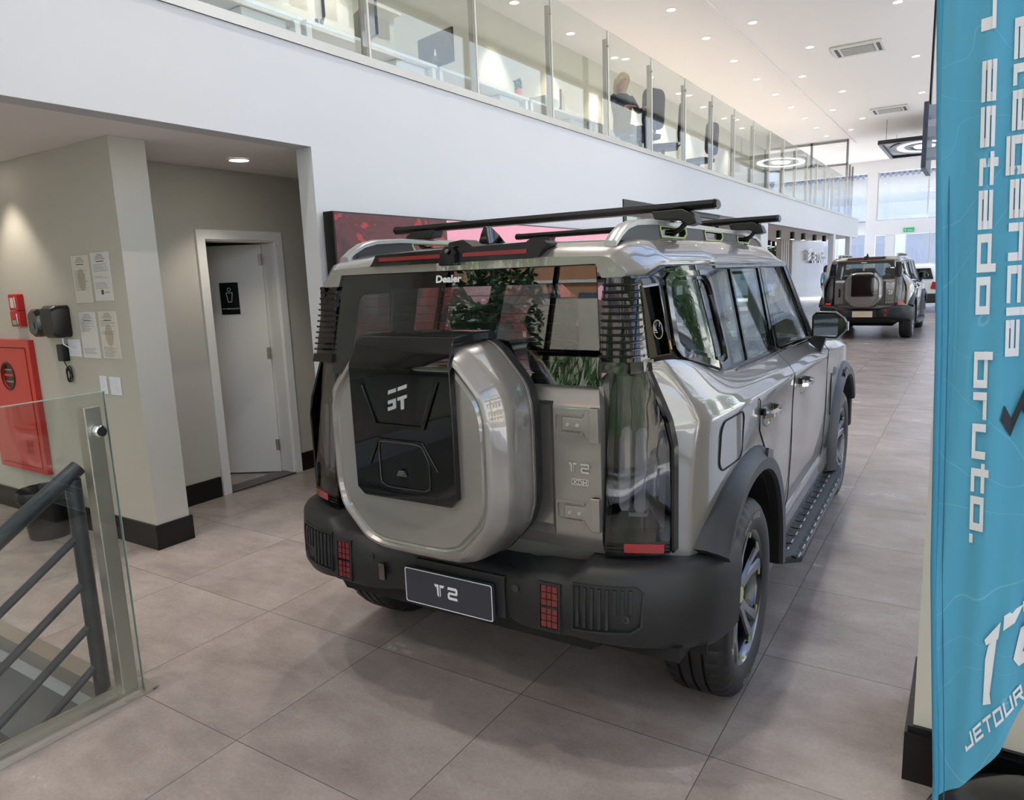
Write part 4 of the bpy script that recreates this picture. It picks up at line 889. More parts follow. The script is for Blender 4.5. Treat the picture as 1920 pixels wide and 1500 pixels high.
def wheel(root, x, s_, rear):
    wl = bpy.data.objects.new('wheel', None)
    # the wheel's own mesh is the rim; tyre, cap and lettering are its children
    cy = s_ * .80; R = .3925
    prof = [(.258, -.105), (.275, -.118), (.305, -.128), (.345, -.126), (.372, -.112), (.386, -.095), (.390, -.078), (.3925, -.06), (.3925, -.052), (.380, -.0505), (.380, -.0415), (.3925, -.04), (.3925, -.008), (.3925, -.006), (.380, -.0045), (.380, .0045), (.3925, .006), (.3925, .04), (.380, .0415), (.380, .0505), (.3925, .052), (.3925, .06), (.390, .078), (.386, .095), (.372, .112), (.345, .126), (.305, .128), (.275, .118), (.258, .105)]
    mb = MB()
    def rad(i, k, r):
        if r > .3715 and (i <= 7 or i >= 21): return r - (.007 if k % 4 == 0 else 0)
        if r > .39 and k % 5 == (i % 3): return r - .002
        return r
    mb.lathe(prof, (x, cy, R), axis='y', n=168, cap=False, rad=rad)
    rim = MB(); o = -s_  # outward is s_
    def Y(d): return cy + s_ * d
    rim.lathe([(.261, -.11), (.258, -.10), (.247, -.09), (.240, .0), (.243, .085), (.255, .105), (.265, .113), (.267, .109), (.259, .098), (.249, .08)], (x, 0, R), axis='y', n=64, cap=False)
    rim.v = [Vector((p.x, cy + s_ * p.y, p.z)) for p in rim.v]
    wobj = rim.build('wheel', RIM, root, smooth=40)
    mb.build('tyre', RUB, wobj, smooth=30)
    for k in range(5):
        a0 = k * 2 * math.pi / 5 + .35
        for da in (-.16, .16):
            def pt(r, a, d): return Vector((x + r * math.cos(a), Y(d), R + r * math.sin(a)))
            mb = MB(); rr = []
            for r, wd, d, dp in ((.045, .028, .080, .05), (.09, .023, .084, .045), (.165, .020, .090, .04), (.235, .026, .102, .03), (.256, .032, .107, .02)):
                a = a0 + da * (.55 + .6 * r / .24); t_ = Vector((-math.sin(a), 0, math.cos(a)))
                c = pt(r, a, d); c2 = pt(r, a, d - dp)
                rr.append([c + t_ * wd * .7, c - t_ * wd * .7, c - t_ * wd - Vector((0, s_ * .008, 0)), c2 - t_ * wd * .9, c2 + t_ * wd * .9, c + t_ * wd - Vector((0, s_ * .008, 0))])
            mb.loft(rr); mb.build('spoke', RIM, wobj, smooth=35)
        a = a0; mb = MB(); mb.box((x + .240 * math.cos(a0 + .31), Y(.104), R + .240 * math.sin(a0 + .31)), (.012, .006, .02)); mb.box((x + .240 * math.cos(a0 - .31), Y(.104), R + .240 * math.sin(a0 - .31)), (.012, .006, .02)); mb.build('lime_insert', LIME, wobj)
    mb = MB(); mb.lathe([(.001, .0), (.06, .0), (.06, .075), (.045, .088), (.001, .09)], (x, 0, R), axis='y', n=24, cap=False); mb.v = [Vector((p.x, cy + s_ * p.y, p.z)) for p in mb.v]; mb.build('hub', RIM, wobj, smooth=40)
    mb = MB(); mb.lathe([(.001, .091), (.03, .0915), (.033, .089), (.033, .08)], (x, 0, R), axis='y', n=24, cap=False); mb.v = [Vector((p.x, cy + s_ * p.y, p.z)) for p in mb.v]; mb.build('hub_cap', LIME, wobj, smooth=40)
    mb = MB(); mb.lathe([(.001, .03), (.17, .03), (.17, .0), (.001, .0)], (x, 0, R), axis='y', n=40, cap=False); mb.v = [Vector((p.x, cy + s_ * (p.y - .02), p.z)) for p in mb.v]; mb.build('brake_disc', mat('brake_disc_steel', (90, 90, 92), .4, .9), wobj, smooth=40)
    mb = MB()
    def ring_text(body, a_mid, h, r0):
        vs, fs = text_geo(body, .01); x0 = min(v[0] for v in vs); x1 = max(v[0] for v in vs); y0 = min(v[1] for v in vs); y1 = max(v[1] for v in vs); sc = h / (y1 - y0)
        out = []
        for v in vs:
            r = r0 + (v[1] - y0) * sc; a = a_mid - s_ * -1 * 0 + ((v[0] - (x0 + x1) / 2) * sc) / r0 * (1 if s_ > 0 else -1) * (1)
            out.append(Vector((x + r * math.sin(a if s_ < 0 else a) * (-1 if s_ < 0 else 1) * (1), Y(.1295), R + r * math.cos(a))))
        mb.add(out, fs)
    if rear:
        ring_text('RADIAL TUBELESS', 0.0, .022, .315); ring_text('GRAND TOURER', math.pi, .022, .315)
        mb.build('sidewall_lettering', RUBT, wobj)
    return wobj

def flare(root, cx, s_, front):
    """wheel arch trim: an arc with a straight leg down to the side step"""
    path = []; d = -1 if front else 1
    a0 = 144 if not front else 150
    for k in range(22):
        a = (a0 - (a0 - 0) * k / 21) * D2R
        sq = 1 + .035 * (math.sin(2 * a) ** 2)
        path.append((d * .50 * sq * math.cos(a), .3925 + .50 * sq * math.sin(a), d * math.cos(a), math.sin(a)))
    for z in (.38, .34): path.append((d * (.50 + (.39 - z) * .1), z, d * 1.0, 0.0))
    sect = [(.0, .80), (.0, .935), (.006, .952), (.05, .955), (.085, .93), (.108, .893), (.108, .80)]
    rings = [[(cx + px + dx * r, s_ * w_, pz + dz * r) for r, w_ in sect] for px, pz, dx, dz in path]
    mb = MB(); mb.loft(rings)
    nn_ = len(sect); mb.m = [1 if (len(q) == 4 and min(j % nn_ for j in q) == 0 and max(j % nn_ for j in q) in (1, nn_ - 1)) else 0 for q in mb.f]
    f = mb.build('wheel_arch_flare', [ARCH, DARKIN], root, smooth=38)
    a = 72 * D2R; px, pz = cx + d * .565 * math.cos(a), .3925 + .565 * math.sin(a)
    mb = MB(); mb.T = Matrix.Translation((px, s_ * .948, pz)) @ Matrix.Rotation((a - math.pi / 2) * -d, 4, 'Y'); mb.box((0, 0, 0), (.10, .012, .05)); mb.build('marker_recess', GLOSSK, f)
    mb = MB(); R = .505; rg = []
    for k in range(25):
        a = math.pi * k / 24; rg.append([(cx + R * math.cos(a), s_ * .61, .3925 + R * math.sin(a)), (cx + R * math.cos(a), s_ * .90, .3925 + R * math.sin(a)), (cx + (R + .01) * math.cos(a), s_ * .90, .3925 + (R + .01) * math.sin(a)), (cx + (R + .01) * math.cos(a), s_ * .61, .3925 + (R + .01) * math.sin(a))])
    mb.loft(rg); mb.build('wheel_well_liner', DARKIN, root, smooth=40)

def glass_x(z): return lerp(-.652, -.585, (z - 1.316) / .392)
def rect_ring(x_fn, pts, holes, mb, d0, d1, step=None): mb.slab(pts, holes, lambda u, v, d: Vector((x_fn(v) - d, u, v)), d0, d1, step)

def build_car(loc, heading, label, group=None, bars=True, plate='T2', name='off_road_car', PAINT=PAINT, REDL=REDL):
    R = thing(name, label, 'car', loc, math.pi / 2 - heading, group, local=True)
    bme = body_mesh()
    if PAINT != bme.materials[0]: bme = bme.copy(); bme.materials[0] = PAINT
    bo = bpy.data.objects.new('body', bme); COL.objects.link(bo); bo.parent = R; ORG[bo.name] = Vector((0, 0, 0))
    # roof shell
    rs = [(-.598, 1.66, 1.735, .655, .60, .38), (-.575, 1.66, 1.757, .668, .615, .40), (-.50, 1.66, 1.778, .685, .625, .41), (-.42, 1.69, 1.79, .712, .635, .42), (.1, 1.692, 1.80, .738, .65, .42), (.9, 1.69, 1.805, .738, .65, .42), (1.38, 1.685, 1.79, .735, .645, .42), (1.52, 1.68, 1.76, .725, .63, .40), (1.58, 1.675, 1.71, .71, .60, .38)]
    dense = [rs[0]]
    for a_, b_ in zip(rs, rs[1:]):
        nseg = max(1, int((b_[0] - a_[0]) / .06))
        for k in range(1, nseg + 1): dense.append(tuple(lerp(p, q, k / nseg) for p, q in zip(a_, b_)))
    rings = []
    for x, zb, zt, wb, w2, w3 in dense:
        hb = 1.705 if x < -.45 else zb
        half = [(wb, zb), (wb + .003, zb + .012), (wb + .001, zb + .022), (lerp(wb, w2, .62), zt - .030), (lerp(wb, w2, .80), zt - .018), (w2, zt - .010), (w2 - .03, zt - .006), (w3, zt), (w3 * .5, zt + .006), (0.0, zt + .008)]
        ring = [(x, -a, z) for a, z in half] + [(x, a, z) for a, z in reversed(half[:-1])]
        ring += [(x, .575, zb), (x, .555, hb), (x, 0, hb), (x, -.555, hb), (x, -.575, zb)]
        rings.append(ring)
    mb = MB(); mb.loft(rings); roof = mb.build('roof', PAINT, R, smooth=40)
    # drip line
    for s_ in (-1, 1):
        mb = MB(); mb.tube([(x, s_ * (wb + .006), zb - .002) for x, zb, wb in ((-.60, 1.66, .665), (-.50, 1.66, .69), (-.42, 1.69, .715), (.1, 1.692, .741), (.9, 1.69, .741), (1.4, 1.685, .738), (1.57, 1.68, .72))], .005, 6); mb.build('roof_seal', GLOSSK, roof, smooth=60)
    mb = MB(); mb.slab([(-.55, -.66), (1.5, -.66), (1.5, .66), (-.55, .66)], [], lambda u, v, d: (u, v, 1.655 - d), 0, .01); mb.build('headliner', TRIMG, R)
    # tailgate with recess, hinges, badges
    gate = MB(); ol = [(-.592, .747), (.592, .747), (.592, 1.245), (.575, 1.312), (-.575, 1.312), (-.592, 1.245)]
    gate.slab(ol, [], lambda u, v, d: Vector((-.645 + (.03 * ((v - 1.25) / .06) if v > 1.25 else 0) + (.02 * (.80 - v) / .05 if v < .80 else 0) + (.028 if abs(u) < .40 and v < 1.25 and v > .8 else 0) - d, u, v)), -.02, .018, step=.0245)
    gate = gate.build('tailgate', PAINT, R, smooth=35)
    for z0 in (1.19, .889):
        hf = lambda u, v, d: Vector((-.662 - d, -u, v))
        mb = MB(); mb.slab([(.46, z0 - .022), (.535, z0 - .022), (.558, z0 - .058), (.59, z0 - .058), (.59, z0 + .058), (.558, z0 + .058), (.535, z0 + .022), (.46, z0 + .022)], [], hf, 0, .018)
        mb.slab([(.562, z0 - .058), (.592, z0 - .058), (.592, z0 + .058), (.562, z0 + .058)], [], hf, .0, .022)
        hg = mb.build('hinge', PAINT, gate, bevel=.003)
        mb = MB(); mb.slab([(a, c) for a, c in rrect(.425, .535, z0 - .036, z0 + .036, .012)], [rrect(.432, .528, z0 - .029, z0 + .029, .010)], hf, -.002, .009); mb.build('hinge_recess_line', PAINT, gate)
        for u in (.483, .518):
            mb = MB(); mb.lathe([(.001, -.684), (.006, -.684), (.007, -.679)], (0, -u, z0), axis='x', n=12, cap=False); mb.build('bolt', STEEL, gate)
    mb = MB(); put_T2(mb, lambda u, v: Vector((-.6675, -.475 - u, 1.025 + v)), .034); mb.build('model_badge', CHROME, gate)
    mb = MB(); mb.slab(rrect(.485, .547, .982, 1.004, .003), [rrect(.4875, .5445, .9845, 1.0015, .002)], lambda u, v, d: Vector((-.664 - d, -u, v)), 0, .003); put_text(mb, 'XDM', lambda u, v: Vector((-.6672, -.490 - u, .9855 + v)), .052, .015, .03); mb.build('hybrid_badge', CHROME, gate)
    mb = MB(); mb.slab(rrect(.475, .515, .93, 1.12, .018), [], lambda u, v, d: Vector((-.663 - d, u, v)), 0, .003); gh = mb.build('gate_handle', GLOSSK, gate)
    mb = MB(); mb.slab(rrect(.486, .504, .96, 1.09, .008), [], lambda u, v, d: Vector((-.668 - d, u, v)), 0, .016); mb.build('handle_grip', DCHR, gate, bevel=.004)
    # rear window
    wo_ = [(-.594, 1.316), (.594, 1.316), (.552, 1.704), (-.552, 1.704)]; wi = [(-.52, 1.33), (.50, 1.33), (.47, 1.60), (.43, 1.645), (-.43, 1.645), (-.49, 1.60)]
    mb = MB(); mb.slab(wo_, [], lambda u, v, d: Vector((glass_x(v) - d, u, v)), 0, .004); rw = mb.build('rear_window', TINTR, R)
    mb = MB(); mb.slab(wo_, [wi], lambda u, v, d: Vector((glass_x(v) - d, u, v)), -.004, -.001); mb.build('glass_border', FRIT, rw)
    mb = MB(); put_text(mb, 'Dealer', lambda u, v: Vector((glass_x(1.664 + v) - .007, .085 - u, 1.662 + v)), .115, .027, .045); mb.build('dealer_lettering', WHT, rw)
    mb = MB()
    for k in range(9):
        z = 1.36 + k * .031; wl = .46 - .004 * k
        mb.tube([(glass_x(z) + .003, wl * (-1 + 2 * q / 8), z + .004 * math.cos((q - 4) / 4 * 1.5)) for q in range(9)], .0009, 4)
    mb.build('defroster_wire', mat('defroster_brown', (96, 50, 44), .6), rw)
    # louvred rear pillars
    for s_ in (-1, 1):
        def plan(z, dx=0.0, dw=0.0, x1=-.535):
            t = (z - 1.37) / .29; wc = lerp(.715, .688, t); gx = glass_x(z) - .004
            return [(gx - dx, s_ * .585, z), (gx - dx + .004, s_ * (wc - .03 + dw), z), (gx + .028, s_ * (wc + dw), z), (x1, s_ * (side_w(x1, z) + dw + .001), z), (x1, s_ * .60, z), (gx + .06, s_ * .585, z)]
        mb = MB(); mb.loft([plan(z) for z in (1.365, 1.45, 1.55, 1.662)]); pl = mb.build('rear_pillar', GLOSSK, R, smooth=40)
        for k in range(11):
            z = 1.413 + k * .0225; mb = MB(); mb.loft([plan(z - .0035, .010, .008, -.56), plan(z + .0035, .013, .010, -.56)]); mb.build('louvre', GLOSSK, pl)
        mb = MB(); mb.loft([plan(1.362, .012, .010), plan(1.395, .012, .008)]); mb.build('pillar_base_cap', GLOSSK, pl)
    # tail lamps
    for s_ in (-1, 1):
        def lx(w_): return lerp(-.664, -.594, ((w_ - .60) / .20) ** 1.6) if w_ > .6 else -.664
        lf = lambda u, v, d: Vector((lx(u) - d + max(0, v - .8) * .11, s_ * u, v))
        ol = [(.602, .745), (.80, .77), (.802, 1.12), (.782, 1.20), (.712, 1.372), (.602, 1.372)]
        mb = MB(); mb.slab(ol, [[(.624, .832), (.782, .84), (.782, 1.115), (.768, 1.17), (.70, 1.345), (.624, 1.345)]], lf, -.075, .002, step=.05); lamp = mb.build('tail_lamp', GLOSSK, R, smooth=40)
        mb = MB(); mb.slab([(.61, .82), (.79, .828), (.79, 1.2), (.70, 1.355), (.61, 1.355)], [], lf, -.06, -.05, step=.05); mb.build('lamp_housing', mat('lamp_inner_grey', (36, 36, 39), .35, .3), lamp)
        mb = MB(); mb.slab([(.606, .80), (.799, .808), (.80, 1.12), (.78, 1.2), (.711, 1.37), (.606, 1.37)], [], lf, .002, .007, step=.05); mb.build('lamp_lens', LENS, lamp, smooth=40)
        for (a, c, z0, z1) in ((.640, .675, .905, 1.18), (.687, .722, .90, 1.175)):
            mb = MB(); mb.slab([(a, z0 + .02), (a + .008, z0), (c - .004, z0), (c, z0 + .012), (c, z1 - .02), (c - .01, z1), (a + .008, z1), (a, z1 - .015)], [], lf, -.05, -.008); lg = mb.build('light_guide', CLEARL, lamp, bevel=.003)
        for (a, c, z0, z1) in ((.628, .634, .95, 1.15), (.738, .752, .95, 1.14)):
            mb = MB(); mb.slab([(a, z0), (c, z0), (c, z1), (a, z1)], [], lf, -.05, -.03); mb.build('side_light_guide', CLEARL, lamp)
        mb = MB(); mb.slab([(.665, .88), (.72, .88), (.72, .893), (.665, .893)], [], lf, -.05, -.03); mb.build('indicator_strip', CLEARL, lamp)
        for k in range(4):
            mb = MB(); mb.slab([(.605, .754 + k * .013), (.80, .768 + k * .0125), (.80, .774 + k * .0125), (.605, .760 + k * .013)], [], lf, .001, .008, step=.05); mb.build('lower_rib', GLOSSK, lamp)
        mb = MB(); mb.slab(rrect(.668, .786, .772, .802, .003), [], lf, .002, .011, step=.04); mb.build('reflector', REDL, lamp)
        mb = MB(); mb.slab([(.803, .768), (.812, .77), (.812, 1.12), (.795, 1.2), (.722, 1.378), (.712, 1.376), (.783, 1.2), (.803, 1.12)], [], lambda u, v, d: Vector((-.575 - d + max(0, v - 1.25) * .05, s_ * u, v)), -.03, .014); mb.build('lamp_edge', GLOSSK, lamp)
    # spare wheel cover
    def ocl(hw, z0, z1, c, x, k=3):
        p = [(hw, z0 + c), (hw, z1 - c * 1.05), (hw - c * .9, z1), (-hw + c * .9, z1), (-hw, z1 - c * 1.05), (-hw, z0 + c), (-hw + c * .95, z0), (hw - c * .95, z0)]
        return [(x, a, z) for a, z in chaikin(p, k, .145)]
    mb = MB(); mb.loft([ocl(.375, .715, 1.475, .165, -.665), ocl(.387, .703, 1.487, .17, -.70), ocl(.387, .703, 1.487, .17, -.725)]); cv = mb.build('spare_wheel_cover', MATTK, R, smooth=40)
    mb = MB(); mb.loft([ocl(.384, .706, 1.484, .17, -.7255), ocl(.386, .704, 1.486, .17, -.732), ocl(.380, .708, 1.482, .17, -.80), ocl(.371, .716, 1.474, .168, -.868), ocl(.366, .721, 1.469, .166, -.878), ocl(.340, .744, 1.448, .152, -.918), ocl(.332, .752, 1.440, .148, -.926), ocl(.322, .762, 1.430, .144, -.930), ocl(.314, .770, 1.422, .140, -.917), ocl(.306, .778, 1.414, .136, -.915), ocl(.298, .786, 1.406, .133, -.923)])
    mb.build('cover_shell', PAINT, cv, smooth=28)
    mb = MB(); mb.loft([ocl(.3875, .7025, 1.4875, .17, -.745), ocl(.3878, .702, 1.488, .17, -.7475), ocl(.3872, .703, 1.487, .17, -.75)], cap=False); mb.build('cover_seam', mat('bright_paint_edge', (190, 186, 180), .25, .6, coat=1.), cv, smooth=60)
    if bars:
        # black centre panel wrapping over the top
        prof = [(-.700, 1.500), (-.80, 1.502), (-.905, 1.493), (-.951, 1.405), (-.951, 1.39), (-.948, .97), (-.944, .942), (-.918, .936)]
        def wd(i): return [.228, .226, .205, .210, .213, .214, .186, .18][i]
        mb = MB(); mb.loft([[(x, -wd(i), z), (x, wd(i), z), (x + (.03 if i > 2 else .0), wd(i), z - (.0 if i > 2 else .03)), (x + (.03 if i > 2 else 0), -wd(i), z - (.0 if i > 2 else .03))] for i, (x, z) in enumerate(prof)]); pn = mb.build('cover_centre_panel', GLOSSK, cv, bevel=.004, smooth=30)
        pf = lambda u, v, d: Vector((-.951 - d + (1.39 - v) * .005, -u, v))
        mb = MB(); mb.slab([(-.165, 1.335), (-.112, 1.195), (.102, 1.195), (.170, 1.355), (.150, 1.355), (.092, 1.207), (-.100, 1.207), (-.150, 1.335)], [], pf, 0, .009); mb.build('raised_vee', GLOSSK, pn, bevel=.003)
        mb = MB(); mb.slab([(-.15, 1.06), (-.10, 1.155), (.09, 1.155), (.15, 1.06), (.14, 1.06), (.085, 1.147), (-.095, 1.147), (-.14, 1.06)], [], pf, 0, .005); mb.build('raised_shoulder', GLOSSK, pn, bevel=.002)
        mb = MB(); mb.slab(chaikin([(-.10, .985), (.115, .985), (.115, 1.09), (.085, 1.147), (-.095, 1.147), (-.10, 1.12)], 2, .12), [chaikin([(-.096, .989), (.111, .989), (.111, 1.088), (.082, 1.143), (-.092, 1.143), (-.096, 1.118)], 2, .12)], pf, 0, .0035); mb.build('hatch_outline', DCHR, pn)
        mb = MB(); mb.slab([(-.025, 1.03), (.022, 1.03), (.012, 1.052), (-.012, 1.052)], [], pf, 0, .010); mb.build('latch', DCHR, pn, bevel=.003)
        lg = [[(-.040, 1.306), (-.004, 1.317), (-.002, 1.330), (-.036, 1.320)], [(.003, 1.320), (.042, 1.332), (.044, 1.345), (.006, 1.333)], [(-.042, 1.285), (-.006, 1.296), (-.008, 1.262), (-.044, 1.250), (-.044, 1.263), (-.021, 1.269), (-.020, 1.280), (-.041, 1.273)], [(.0, 1.298), (.040, 1.311), (.040, 1.299), (.027, 1.295), (.026, 1.262), (.012, 1.258), (.013, 1.291), (.0, 1.287)]]
        mb = MB()
        for p in lg: mb.slab(p, [], pf, .001, .005)
        mb.build('emblem', mat('silver_emblem', (205, 207, 210), .25, .8), pn)
    else:
        prof = [(-.700, 1.494), (-.80, 1.494), (-.875, 1.482), (-.938, 1.400), (-.938, .97), (-.918, .936)]
        mb = MB(); ww = [.235, .232, .215, .22, .22, .19]
        mb.loft([[(x, -ww[i], z), (x, ww[i], z), (x + .03, ww[i], z - (.0 if i > 2 else .03)), (x + .03, -ww[i], z - (.0 if i > 2 else .03))] for i, (x, z) in enumerate(prof)]); mb.build('cover_centre_panel', GLOSSK, cv, bevel=.004, smooth=30)
    # top brake light bar, camera pod, fin aerial
    bf = lambda u, v, d: Vector((-.598 - d + (v - 1.74) * .25, -u, v))
    mb = MB(); mb.slab([(-.385, 1.732), (-.372, 1.748), (-.36, 1.775), (.375, 1.789), (.385, 1.78), (.355, 1.735), (.34, 1.732)], [], bf, -.06, .018, step=.1); bl = mb.build('brake_light_bar', GLOSSK, R, bevel=.004, smooth=40)
    for a, c in ((-.34, -.045), (.05, .31)):
        mb = MB(); mb.slab([(a, 1.75), (c, 1.75), (c, 1.764), (a, 1.764)], [], bf, .018, .0195); mb.build('red_light_strip', REDB, bl)
    mb = MB(); mb.slab([(-.043, 1.722), (-.043, 1.768), (-.025, 1.79), (.012, 1.79), (.028, 1.768), (.028, 1.722)], [], bf, -.05, .034); cp = mb.build('camera_pod', GLOSSK, bl, bevel=.004)
    mb = MB(); mb.lathe([(.001, -.636), (.007, -.636), (.009, -.63)], (0, .006, 1.772), axis='x', n=14, cap=False); mb.build('camera_lens', DCHR, bl)
    mb = MB(); mb.slab([(-.045, 1.775), (-.03, 1.805), (.03, 1.812), (.075, 1.785), (.08, 1.775)], [], bf, -.09, .0); mb.build('pod_cowl', GLOSSK, bl, bevel=.003)
    for a in (0, ):
        mb = MB(); mb.loft([[(-.40, a - .026, 1.80), (-.40, a + .026, 1.80), (-.26, a + .018, 1.80), (-.22, a, 1.80), (-.26, a - .018, 1.80)], [(-.395, a - .015, 1.838), (-.395, a + .015, 1.838), (-.31, a + .01, 1.838), (-.28, a, 1.838), (-.31, a - .01, 1.838)], [(-.385, a - .006, 1.868), (-.385, a + .006, 1.868), (-.35, a + .005, 1.868), (-.34, a, 1.868), (-.35, a - .005, 1.868)]]); mb.build('fin_aerial', GLOSSK, R, bevel=.004, smooth=50)
    # roof rails
    for s_ in (-1, 1):
        yr = s_ * .585
        arc = [(-.545, 1.775), (-.50, 1.805), (-.44, 1.832), (-.36, 1.848), (-.2, 1.856), (.4, 1.858), (1.1, 1.853), (1.40, 1.842), (1.50, 1.825), (1.56, 1.79)]
        mb = MB(); mb.loft([[(x, yr - .022, z - .016), (x, yr + .022, z - .016), (x, yr + .022, z - .002), (x, yr + .014, z + .003), (x, yr - .014, z + .003), (x, yr - .022, z - .002)] for x, z in arc]); rl_ = mb.build('roof_rail', mat('silver_rail', (178, 178, 178), .28, .85), R, smooth=40)
        slots = [(-.11, .19), (.46, .74), (1.02, 1.28)]; hol = [[(a, 1.826), (a + .02, 1.804), (b_ - .03, 1.804), (b_, 1.818), (b_ - .012, 1.836), (a, 1.836)] for a, b_ in slots]
        mb = MB(); mb.slab([(-.50, 1.778), (-.46, 1.81), (-.38, 1.836), (-.2, 1.846), (1.1, 1.844), (1.4, 1.83), (1.47, 1.81), (1.50, 1.775), (.5, 1.79)], hol, lambda u, v, d: (u, s_ * (.585 + d), v), -.013, .013); mb.build('rail_infill', ARCH, rl_)
        for h_ in hol:
            cx_ = sum(p[0] for p in h_) / len(h_); cz_ = sum(p[1] for p in h_) / len(h_)
            mb = MB(); mb.slab([(cx_ + (a - cx_) * 1.08, cz_ + (c - cz_) * 1.4) for a, c in h_], [h_], lambda u, v, d: (u, s_ * (.585 + d), v), -.016, .017); mb.build('lime_slot_trim', LIME, rl_)
    if bars:
        for xb in (.03, 1.17):
            mb = MB(); pr = [(-.042, 0), (-.03, .015), (.01, .019), (.04, .006), (.044, -.006), (.03, -.016), (-.03, -.016)]
            mb.loft([[(xb + a, y, 1.913 + c) for a, c in pr] for y in (-.765, .765)]); cb = mb.build('cross_bar', mat('black_anodised_bar', (30, 31, 33), .3, .6), R, smooth=35)
            for s_ in (-1, 1):
                mb = MB(); mb.loft([[(xb + a * 1.06, s_ * .765, 1.913 + c * 1.1) for a, c in pr], [(xb + a * .8, s_ * .775, 1.913 + c * .8) for a, c in pr]]); mb.build('end_cap', GLOSSK, cb)
                mb = MB(); mb.loft([[(xb + a, s_ * y, z) for a, y, z in q] for q in ([(-.042, .525, 1.903), (-.042, .65, 1.903), (-.042, .69, 1.882), (-.042, .705, 1.846), (-.042, .67, 1.838), (-.042, .635, 1.862), (-.042, .54, 1.868)], [(.042, .525, 1.903), (.042, .65, 1.903), (.042, .69, 1.882), (.042, .705, 1.846), (.042, .67, 1.838), (.042, .635, 1.862), (.042, .54, 1.868)])]); mb.build('bar_foot', BLKP, cb, bevel=.006, smooth=40)
                mb = MB(); mb.tube([(xb, s_ * .66, 1.862), (xb, s_ * .63, 1.83), (xb, s_ * .603, 1.818), (xb, s_ * .57, 1.82)], .011, 8); mb.build('clamp', BLKP, cb, smooth=60)
    # side windows, quarter panels, doors, pillars (both sides)
    for s_ in (-1, 1):
        sf = lambda u, v, d: Vector((u, s_ * (side_w(u, v) + d), v))
        qo = [(-.605, 1.372), (-.52, 1.388), (-.40, 1.384), (-.19, 1.315), (-.06, 1.292), (.06, 1.286), (.10, 1.69), (-.43, 1.69), (-.505, 1.662), (-.60, 1.662)]
        win = chaikin([(-.385, 1.418), (-.10, 1.352), (-.035, 1.358), (-.07, 1.64), (-.385, 1.64)], 2, .12); slot = [(-.515, 1.405), (-.45, 1.405), (-.462, 1.628), (-.545, 1.624)]
        mb = MB(); mb.slab(qo, [win, slot], sf, -.02, .004, step=.045); qp = mb.build('quarter_panel', GLOSSK, R, smooth=40)
        wo2 = chaikin([(-.425, 1.395), (-.10, 1.306), (.0, 1.312), (-.025, 1.672), (-.425, 1.672)], 2, .1); wm = chaikin([(-.40, 1.41), (-.10, 1.334), (-.018, 1.342), (-.052, 1.655), (-.40, 1.655)], 2, .12)
        mb = MB(); mb.slab(wo2, [wm], sf, .004, .016, step=.045); mb.build('window_surround', DCHR, qp, smooth=40)
        mb = MB(); mb.slab(wm, [win], sf, .0, .008, step=.045); mb.build('window_seal', GLOSSK, qp)
        mb = MB(); mb.slab(win, [], sf, .001, .003, step=.045); mb.build('quarter_window', TINT, qp, smooth=40)
        mb = MB(); mb.slab(slot, [], sf, -.03, -.022); mb.build('emblem_recess', mat('recess_black', (12, 12, 14), .2), qp)
        mb = MB(); mb.slab([(-.553, 1.40), (-.443, 1.40), (-.456, 1.636), (-.557, 1.632)], [slot], sf, .003, .010); mb.build('recess_frame', DCHR, qp)
        ec = (-.49, 1.487); c1 = [(ec[0] + .026 * math.cos(k * .2618), ec[1] + .032 * math.sin(k * .2618)) for k in range(24)]; c2 = [(ec[0] + .022 * math.cos(k * .2618), ec[1] + .028 * math.sin(k * .2618)) for k in range(24)]
        mb = MB(); mb.slab(c1, [c2], sf, -.021, .006); mb.slab([(ec[0] - .013, ec[1] - .006), (ec[0] + .012, ec[1] - .006), (ec[0] + .0, ec[1] + .02)], [], sf, -.02, -.006); mb.slab([(ec[0] - .016, ec[1] - .012), (ec[0] + .016, ec[1] - .012), (ec[0] + .014, ec[1] - .009), (ec[0] - .014, ec[1] - .009)], [], sf, -.02, -.006); mb.build('round_emblem', CHROME, qp)
        mb = MB(); mb.slab([(-.447, 1.417), (-.434, 1.417), (-.438, 1.447), (-.45, 1.447)], [], sf, .004, .009); mb.build('amber_marker', mat('amber', (214, 160, 60), .4), qp)
        mb = MB(); mb.slab([(-.55, 1.40), (.08, 1.30), (.08, 1.66), (-.55, 1.66)], [[(-.37, 1.42), (-.08, 1.37), (-.1, 1.62), (-.37, 1.62)]], lambda u, v, d: Vector((u, s_ * (side_w(u, v) - d), v)), .03, .045); mb.build('inner_trim', TRIMG, R)
        # window line: black band behind glass
        top = 1.69
        ro = [(.065, 1.283), (.85, 1.268), (.86, 1.688), (.075, 1.69)]; r1 = [(.085, 1.30), (.30, 1.297), (.315, 1.672), (.10, 1.676)]; r2 = [(.325, 1.297), (.80, 1.288), (.825, 1.67), (.34, 1.672)]
        mb = MB(); mb.slab(ro, [r1, r2], sf, -.02, .002); rd = mb.build('rear_door_frame', GLOSSK, R, bevel=.002)
        for r_ in (r1, r2):
            mb = MB(); mb.slab([(r_[0][0] - .004, r_[0][1] - .004), (r_[1][0] + .004, r_[1][1] - .004), (r_[2][0] + .004, r_[2][1] + .004), (r_[3][0] - .004, r_[3][1] + .004)], [], sf, -.008, -.004); mb.build('window_glass', TINT, rd)
        fo = [(.865, 1.268), (1.89, 1.242), (1.50, 1.684), (.875, 1.688)]; f1 = [(.93, 1.285), (1.79, 1.262), (1.445, 1.668), (.955, 1.672)]
        mb = MB(); mb.slab(fo, [f1], sf, -.02, .002); fd = mb.build('front_door_frame', GLOSSK, R, bevel=.002)
